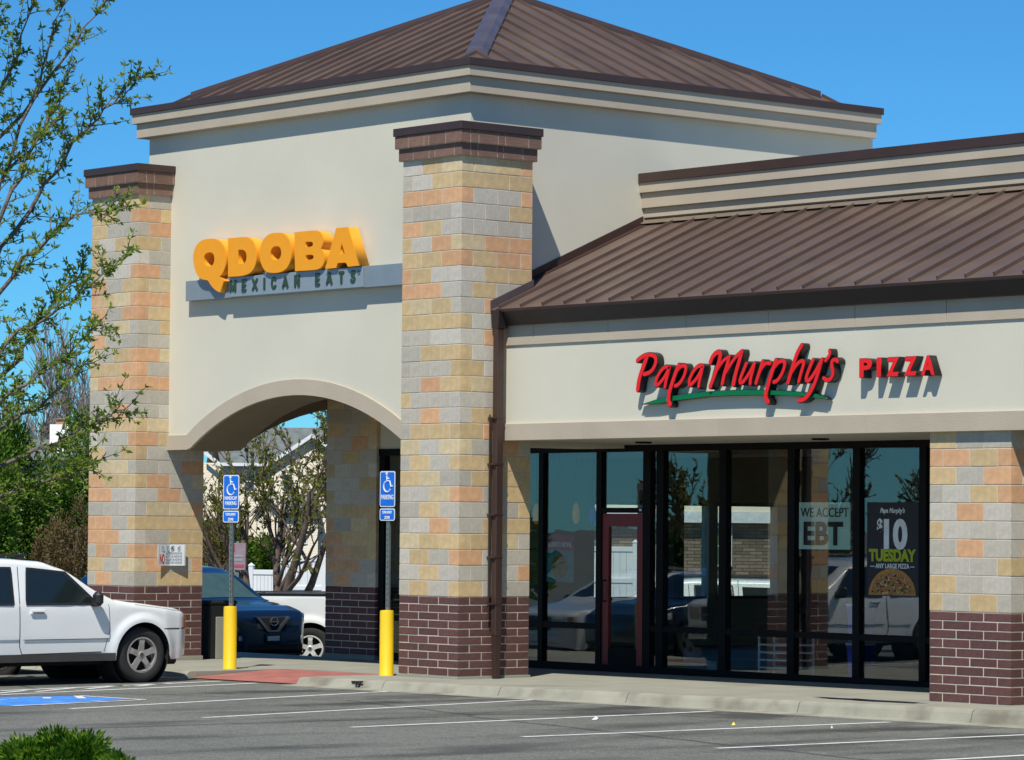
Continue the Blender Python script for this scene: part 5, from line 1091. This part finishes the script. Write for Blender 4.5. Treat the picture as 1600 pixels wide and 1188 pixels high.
# honey locust reaching in from the left
rr = random.Random(12); LD = 24.
q = at(-330, 700, LD); LT = empty('locust_tree', (q.x, q.y, LOT), 'young locust tree reaching fresh green branches in from the left edge', 'tree'); base = Vector((q.x, q.y, LOT))
wood, lv = MB(), MB()
wood.tube([(0, 0, -.1), (.02, .03, 1.2), (-.03, .05, 2.6), (.05, 0, 4.0), (.1, .05, 5.6), (.15, .1, 7.2)], [.13, .11, .09, .07, .05, .02], 10, False)
LIMB = [((-60, 420), (60, 140), (108, -30)), ((-60, 300), (95, 95), (190, -25)), ((-60, 470), (50, 330), (110, 225), (180, 160), (226, 118)), ((-60, 560), (40, 400), (120, 340), (190, 330)), ((-60, 620), (30, 520), (110, 470), (205, 395)), ((-60, 690), (20, 610), (100, 560), (160, 505)), ((-60, 760), (60, 700), (130, 670), (195, 640)), ((-60, 800), (30, 765), (100, 745), (150, 725)), ((-60, 240), (20, 110), (60, -20)), ((-60, 120), (-10, 30), (20, -40)), ((-60, 520), (20, 300), (70, 200), (120, 95)), ((-60, 640), (30, 560), (80, 470), (130, 420)), ((-60, 700), (60, 640), (140, 560)), ((-60, 360), (30, 250), (95, 175))]
for k, L_ in enumerate(LIMB):
    dd = rr.uniform(-1.0, 1.0); P = [at(u, v, LD + dd * (.4 + .6 * j / len(L_)) + rr.uniform(-.15, .15)) - base for j, (u, v) in enumerate(L_)]
    zt = max(1.2, P[0].z - .5); P = [Vector((0, 0, zt))] + P; Q = []
    for a, b_ in zip(P, P[1:]):
        for j in range(5): Q.append(a.lerp(b_, j / 5) + rv(rr) * .025)
    Q.append(P[-1]); n = len(Q); wood.tube(Q, [max(.026 * (1 - j / n), .0045) for j in range(n)], 5, False)
    for j in range(5, n):
        for m_ in range(4):
            if rr.random() < .72:
                d = (Q[j] - Q[j - 1]).normalized(); nd = (d * 1.1 + rv(rr) * .95 + Vector((0, 0, .2))).normalized(); L2 = rr.uniform(.06, .30); a = Q[j - 1].lerp(Q[j], rr.random()); T_ = curve_pts(a, nd, L2, 3, rr, .25); wood.tube(T_, [.0045, .004, .003, .002], 4, False)
                for b_ in (T_[1], T_[2], T_[3]):
                    for _ in range(rr.randint(4, 8)): leaf(lv, b_ + rv(rr) * .010, nd * .6 + rv(rr) + Vector((0, 0, .1)), rv(rr), rr.uniform(.028, .062), rr.uniform(.006, .012))
wood.obj('trunk', bark, LT, True); lv.obj('crown', lf_locust, LT)
# trees on the far side of the lot that the windows mirror
spr = dict(wob=.14, rmin=.012, leaves=1, ll=.14, lw=.03, nb=[0, 6, 6, 5], fwd=1.6, ratio=(.4, .65), lift=.25, t0=.3)
for i, (x, y, h) in enumerate(((-16, -13, 5.2), (-22, -22, 6.0), (-13, -17, 4.6))):
    tree('lot_tree', (x, y, -.6), ['leafless young tree mirrored in the window beside the door', 'leafless tall tree mirrored in the middle window', 'leafless tree mirrored beside the posters'][i], [((.1, 0, 1), h * .6, .12), ((-.3, .2, 1), h * .5, .08), ((.35, -.1, 1), h * .5, .08)], 3, spr, 80 + i, bark2, lf_olive, 'trees mirrored in the shop windows')
for i, (x, y) in enumerate(((-62, -44), (-56, -54), (-50, -62), (-44, -70), (-70, -36))):
    bush('evergreen_shrub', (x, y, -1.6), (4, 4, 2.3), 2500, ['evergreen mass mirrored in the window by the corner pillar', 'evergreen mass mirrored above the door', 'evergreen mass mirrored behind the sheet of paper', 'evergreen mass mirrored behind the dark poster', 'evergreen mass mirrored at the window edge'][i], lf_con, 500 + i, .6, .2, group='evergreens mirrored in the shop windows')
# ------------------------------------------------------------------ houses, fence and signs beyond
def siding(name, c):
    m = mat(name, c, .8, var=.05, nscale=2); t = m.node_tree; N = t.nodes; L = t.links; b_ = N['Principled BSDF']
    tc = N.new('ShaderNodeTexCoord'); sx = N.new('ShaderNodeSeparateXYZ'); L.new(tc.outputs['Object'], sx.inputs[0])
    fr = N.new('ShaderNodeMath'); fr.operation = 'MULTIPLY'; fr.inputs[1].default_value = 1 / .17; L.new(sx.outputs['Z'], fr.inputs[0])
    f2 = N.new('ShaderNodeMath'); f2.operation = 'FRACT'; L.new(fr.outputs[0], f2.inputs[0])
    bp = N.new('ShaderNodeBump'); bp.invert = True; bp.inputs['Distance'].default_value = .09; bp.inputs['Strength'].default_value = 1.; L.new(f2.outputs[0], bp.inputs['Height']); L.new(bp.outputs[0], b_.inputs['Normal']); return m
sid = siding('cream_siding', (.60, .53, .40, 1)); shingle = mat('grey_shingle', (.14, .155, .145, 1), .9, var=.25, nscale=2.5, bump=.4, bscale=8); wtrim = mat('white_house_trim', (.72, .72, .70, 1), .7); hglass = mat('house_glass', (.02, .025, .03, 1), .1, spec=.8)
HD = 225.; ppm = 5345.04 / HD
hc = at(430, 821, HD); ang = math.atan2(RT.y, RT.x)
H = empty('siding_house', (hc.x, hc.y, -1.7), 'cream siding house with grey roofs and white trim seen through the arch', 'house', rz=ang)
hx = lambda u: (u - 430) / ppm
hz = lambda v: 1.94 + (821 - v) / ppm + 1.7
def gable(name, x0, x1, y0, y1, z0, ze, xa, za, m=sid):
    o = MB().prism_y([(x0, z0), (x1, z0), (x1, ze), (xa, za), (x0, ze)], y0, y1).obj(name, m, H); return o
def slope(name, pts, th=.18, m=shingle): 
    v = [Vector(p) for p in pts]; return MB().add(v + [p - Vector((0, 0, th)) for p in v], [(0, 1, 2, 3), (7, 6, 5, 4)] + [(i, (i + 1) % 4, (i + 1) % 4 + 4, i + 4) for i in range(4)]).obj(name, m, H)
box('wall', sid, H, hx(300), hx(560), 0, 9, 0, hz(727))
slope('roof', [(hx(345), -.6, hz(729)), (hx(570), -.6, hz(729)), (hx(570), 4.5, hz(668)), (hx(322), 4.5, hz(668))]); slope('roof', [(hx(322), 4.5, hz(668)), (hx(570), 4.5, hz(668)), (hx(570), 9.5, hz(729)), (hx(300), 9.5, hz(729))])
gable('front_gable', hx(424), hx(556), -1.6, 1.0, 0, hz(724), hx(489), hz(686))
for (u0, v0), (u1, v1) in (((416, 730), (489, 681)), ((489, 681), (562, 730))):
    slope('roof', [(hx(u0), -2.0, hz(v0)), (hx(u1), -2.0, hz(v1)), (hx(u1), 3.5, hz(v1)), (hx(u0), 3.5, hz(v0))][::(1 if u0 < 450 else 1)], .1)
    MB().add([(hx(u0), -2.06, hz(v0)), (hx(u1), -2.06, hz(v1)), (hx(u1), -2.06, hz(v1) - .28), (hx(u0), -2.06, hz(v0) - .28), (hx(u0), -2.0, hz(v0)), (hx(u1), -2.0, hz(v1)), (hx(u1), -2.0, hz(v1) - .28), (hx(u0), -2.0, hz(v0) - .28)], [(0, 1, 2, 3), (4, 5, 6, 7), (0, 1, 5, 4), (3, 2, 6, 7)]).obj('gable_trim', wtrim, H)
MB().box(hx(345), hx(420), -.72, -.6, hz(732), hz(727)).obj('eave_trim', wtrim, H)
MB().add([(hx(318), -.68, hz(706)), (hx(348), -.68, hz(730)), (hx(348), -.68, hz(730) - .3), (hx(318), -.68, hz(706) - .3), (hx(318), -.6, hz(706)), (hx(348), -.6, hz(730)), (hx(348), -.6, hz(730) - .3), (hx(318), -.6, hz(706) - .3)], [(0, 1, 2, 3), (4, 5, 6, 7), (0, 1, 5, 4), (3, 2, 6, 7)]).obj('gable_trim', wtrim, H)
def hwin(u0, u1, v0, v1, y):
    o = box('window', wtrim, H, hx(u0) - .1, hx(u1) + .1, y - .05, y + .05, hz(v1) - .1, hz(v0) + .1); MB().box(hx(u0), hx(u1), y - .07, y - .045, hz(v1), hz(v0)).obj('pane', hglass, o); MB().box(hx(u0), hx(u1), y - .085, y - .06, (hz(v0) + hz(v1)) / 2 - .05, (hz(v0) + hz(v1)) / 2 + .05).obj('sash_bar', wtrim, o)
hwin(382, 396, 740, 770, 0); hwin(502, 512, 742, 775, -1.6); hwin(445, 458, 745, 770, -1.6); hwin(470, 482, 815, 850, -2.4); hwin(350, 362, 790, 820, 0)
gable('porch', hx(404), hx(440), -3.0, 0, 0, hz(800), hx(422), hz(786)); slope('roof', [(hx(400), -3.4, hz(803)), (hx(422), -3.4, hz(782)), (hx(422), 0, hz(782)), (hx(400), 0, hz(803))], .12); slope('roof', [(hx(422), -3.4, hz(782)), (hx(444), -3.4, hz(803)), (hx(444), 0, hz(803)), (hx(422), 0, hz(782))], .12)
box('bay', sid, H, hx(450), hx(500), -2.4, -1.6, 0, hz(800)); slope('roof', [(hx(444), -2.9, hz(801)), (hx(506), -2.9, hz(801)), (hx(498), -1.6, hz(776)), (hx(452), -1.6, hz(776))], .12)
# house with white chimney far left
q = at(60, 821, 117); H2 = empty('chimney_house', (q.x, q.y, -1.7), 'far house with white chimney box behind the evergreens', 'house', rz=ang)
k2 = 5345.04 / 117
x2 = lambda u: (u - 60) / k2
z2 = lambda v: 1.94 + (821 - v) / k2 + 1.7
box('wall', sid, H2, x2(-60), x2(150), 0, 5, 0, z2(722)); MB().add([(x2(-70), -.4, z2(725)), (x2(160), -.4, z2(725)), (x2(160), 2.5, z2(690)), (x2(-70), 2.5, z2(690)), (x2(-70), 5.4, z2(725)), (x2(160), 5.4, z2(725))], [(0, 1, 2, 3), (3, 2, 5, 4)]).obj('roof', shingle, H2)
ch = box('chimney', siding('white_siding', (.7, .69, .64, 1)), H2, x2(72), x2(102), .6, 1.5, z2(715), z2(668)); MB().box(x2(80), x2(97), .75, 1.3, z2(668), z2(664)).box(x2(83), x2(94), .85, 1.2, z2(664), z2(660)).box(x2(81), x2(96), .8, 1.25, z2(660), z2(658)).obj('chimney_cap', mat('clay', (.35, .2, .12, 1), .8), ch)
w_ = box('window', wtrim, H2, x2(20), x2(40), -.06, .02, z2(790), z2(745)); MB().box(x2(22), x2(38), -.075, -.05, z2(788), z2(747)).obj('pane', hglass, w_)
# stone house seen through the shop windows
q = at(1085, 821, 112); H3 = empty('stone_house', (q.x, q.y, -1.7), 'brown stone faced house with cream window seen through the shop', 'house', rz=ang)
k3 = 5345.04 / 112
x3 = lambda u: (u - 1085) / k3
z3 = lambda v: 1.94 + (821 - v) / k3 + 1.7
st = mat('brown_ledgestone', (.27, .20, .14, 1), .9, var=.3, nscale=7)
bt = st.node_tree.nodes.new('ShaderNodeTexBrick'); bt.inputs['Color1'].default_value = (.30, .22, .15, 1); bt.inputs['Color2'].default_value = (.14, .10, .07, 1); bt.inputs['Mortar'].default_value = (.05, .04, .03, 1); bt.inputs['Scale'].default_value = 1; bt.inputs['Brick Width'].default_value = .45; bt.inputs['Row Height'].default_value = .11; bt.inputs['Mortar Size'].default_value = .012
mp2 = st.node_tree.nodes.new('ShaderNodeMapping'); mp2.inputs['Rotation'].default_value = (math.radians(-90), 0, 0); tc2 = st.node_tree.nodes.new('ShaderNodeTexCoord'); st.node_tree.links.new(tc2.outputs['Object'], mp2.inputs[0]); st.node_tree.links.new(mp2.outputs[0], bt.inputs['Vector']); st.node_tree.links.new(bt.outputs['Color'], st.node_tree.nodes['Principled BSDF'].inputs['Base Color'])
box('wall', st, H3, x3(930), x3(1300), 0, 6, 0, z3(800)); box('cornice', wtrim, H3, x3(920), x3(1310), -.35, 6.2, z3(814), z3(797)); box('upper_wall', sid, H3, x3(930), x3(1300), .2, 5.8, z3(797), z3(700))
for a in (1112, 1000): o = box('window', wtrim, H3, x3(a), x3(a + 32), -.08, .03, z3(882), z3(818)); MB().box(x3(a + 4), x3(a + 28), -.1, -.06, z3(878), z3(823)).obj('pane', mat('green_pane', (.10, .17, .11, 1), .2), o); MB().box(x3(a + 4), x3(a + 28), -.12, -.09, z3(852), z3(849)).obj('sash_bar', wtrim, o)
# white vinyl fence, panel by panel
vin = mat('white_vinyl', (.74, .75, .74, 1), .5, var=.03)
def fence(ua, ub, dist, vt, hgt, label, n):
    a, b_ = at(ua, vt, dist), at(ub, vt, dist - (ub - ua) * .006); d = (b_ - a); d.z = 0; L_ = d.length; o = empty('vinyl_fence', (a.x, a.y, a.z - hgt), label, 'fence', 'white vinyl fence runs', math.atan2(d.y, d.x)); s = L_ / n
    for i in range(n + 1): MB().box(i * s - .065, i * s + .065, -.065, .065, 0, hgt + .08, .01).add([(i * s + x, y, z) for x, y, z in ((-.08, -.08, hgt + .08), (.08, -.08, hgt + .08), (.08, .08, hgt + .08), (-.08, .08, hgt + .08), (0, 0, hgt + .16))], [(0, 1, 4), (1, 2, 4), (2, 3, 4), (3, 0, 4)]).obj('post', vin, o)
    for i in range(n):
        x0, x1 = i * s + .065, (i + 1) * s - .065
        for z in (.08, hgt * .48, hgt - .16): MB().box(x0, x1, -.035, .035, z, z + .13, .008).obj('rail', vin, o)
        for k in range(6): MB().box(x0 + (x1 - x0) * k / 6 + .004, x0 + (x1 - x0) * (k + 1) / 6 - .004, -.012, .012, .08, hgt - .05).obj('board', vin, o)
fence(432, 660, 96, 868, 1.85, 'white vinyl fence right of the flowering tree, upper run', 3); fence(352, 434, 92, 888, 1.85, 'white vinyl fence left of the flowering tree, stepped down', 2); fence(925, 1062, 88, 852, 1.85, 'white vinyl fence seen through the shop windows', 2)
# little traffic signs behind the crossover
q = at(371, 870, 66); SG = empty('fire_lane_sign', (q.x, q.y, zlot(q.x, q.y)), 'faded red and white sign behind the dark crossover', 'sign', rz=ang)
z0 = q.z - zlot(q.x, q.y); MB().box(-.03, .03, 0, .03, 0, z0 + .3).obj('post', galv, SG); pl = MB().box(-.16, .16, -.03, -.012, z0 - .26, z0 + .26, .004).obj('plate', mat('pale_pink_plate', (.30, .22, .25, 1), .6, var=.15), SG); MB().box(-.14, -.05, -.036, -.03, z0 + .10, z0 + .24).box(-.13, .13, -.036, -.03, z0 - .2, z0 - .15).obj('red_print', mat('faded_red', (.40, .08, .10, 1), .7), pl)
MB().box(-.1, .1, -.036, -.03, z0 - .08, z0 - .05).box(-.12, .12, -.036, -.03, z0 + .0, z0 + .03).obj('dark_print', faint, pl)
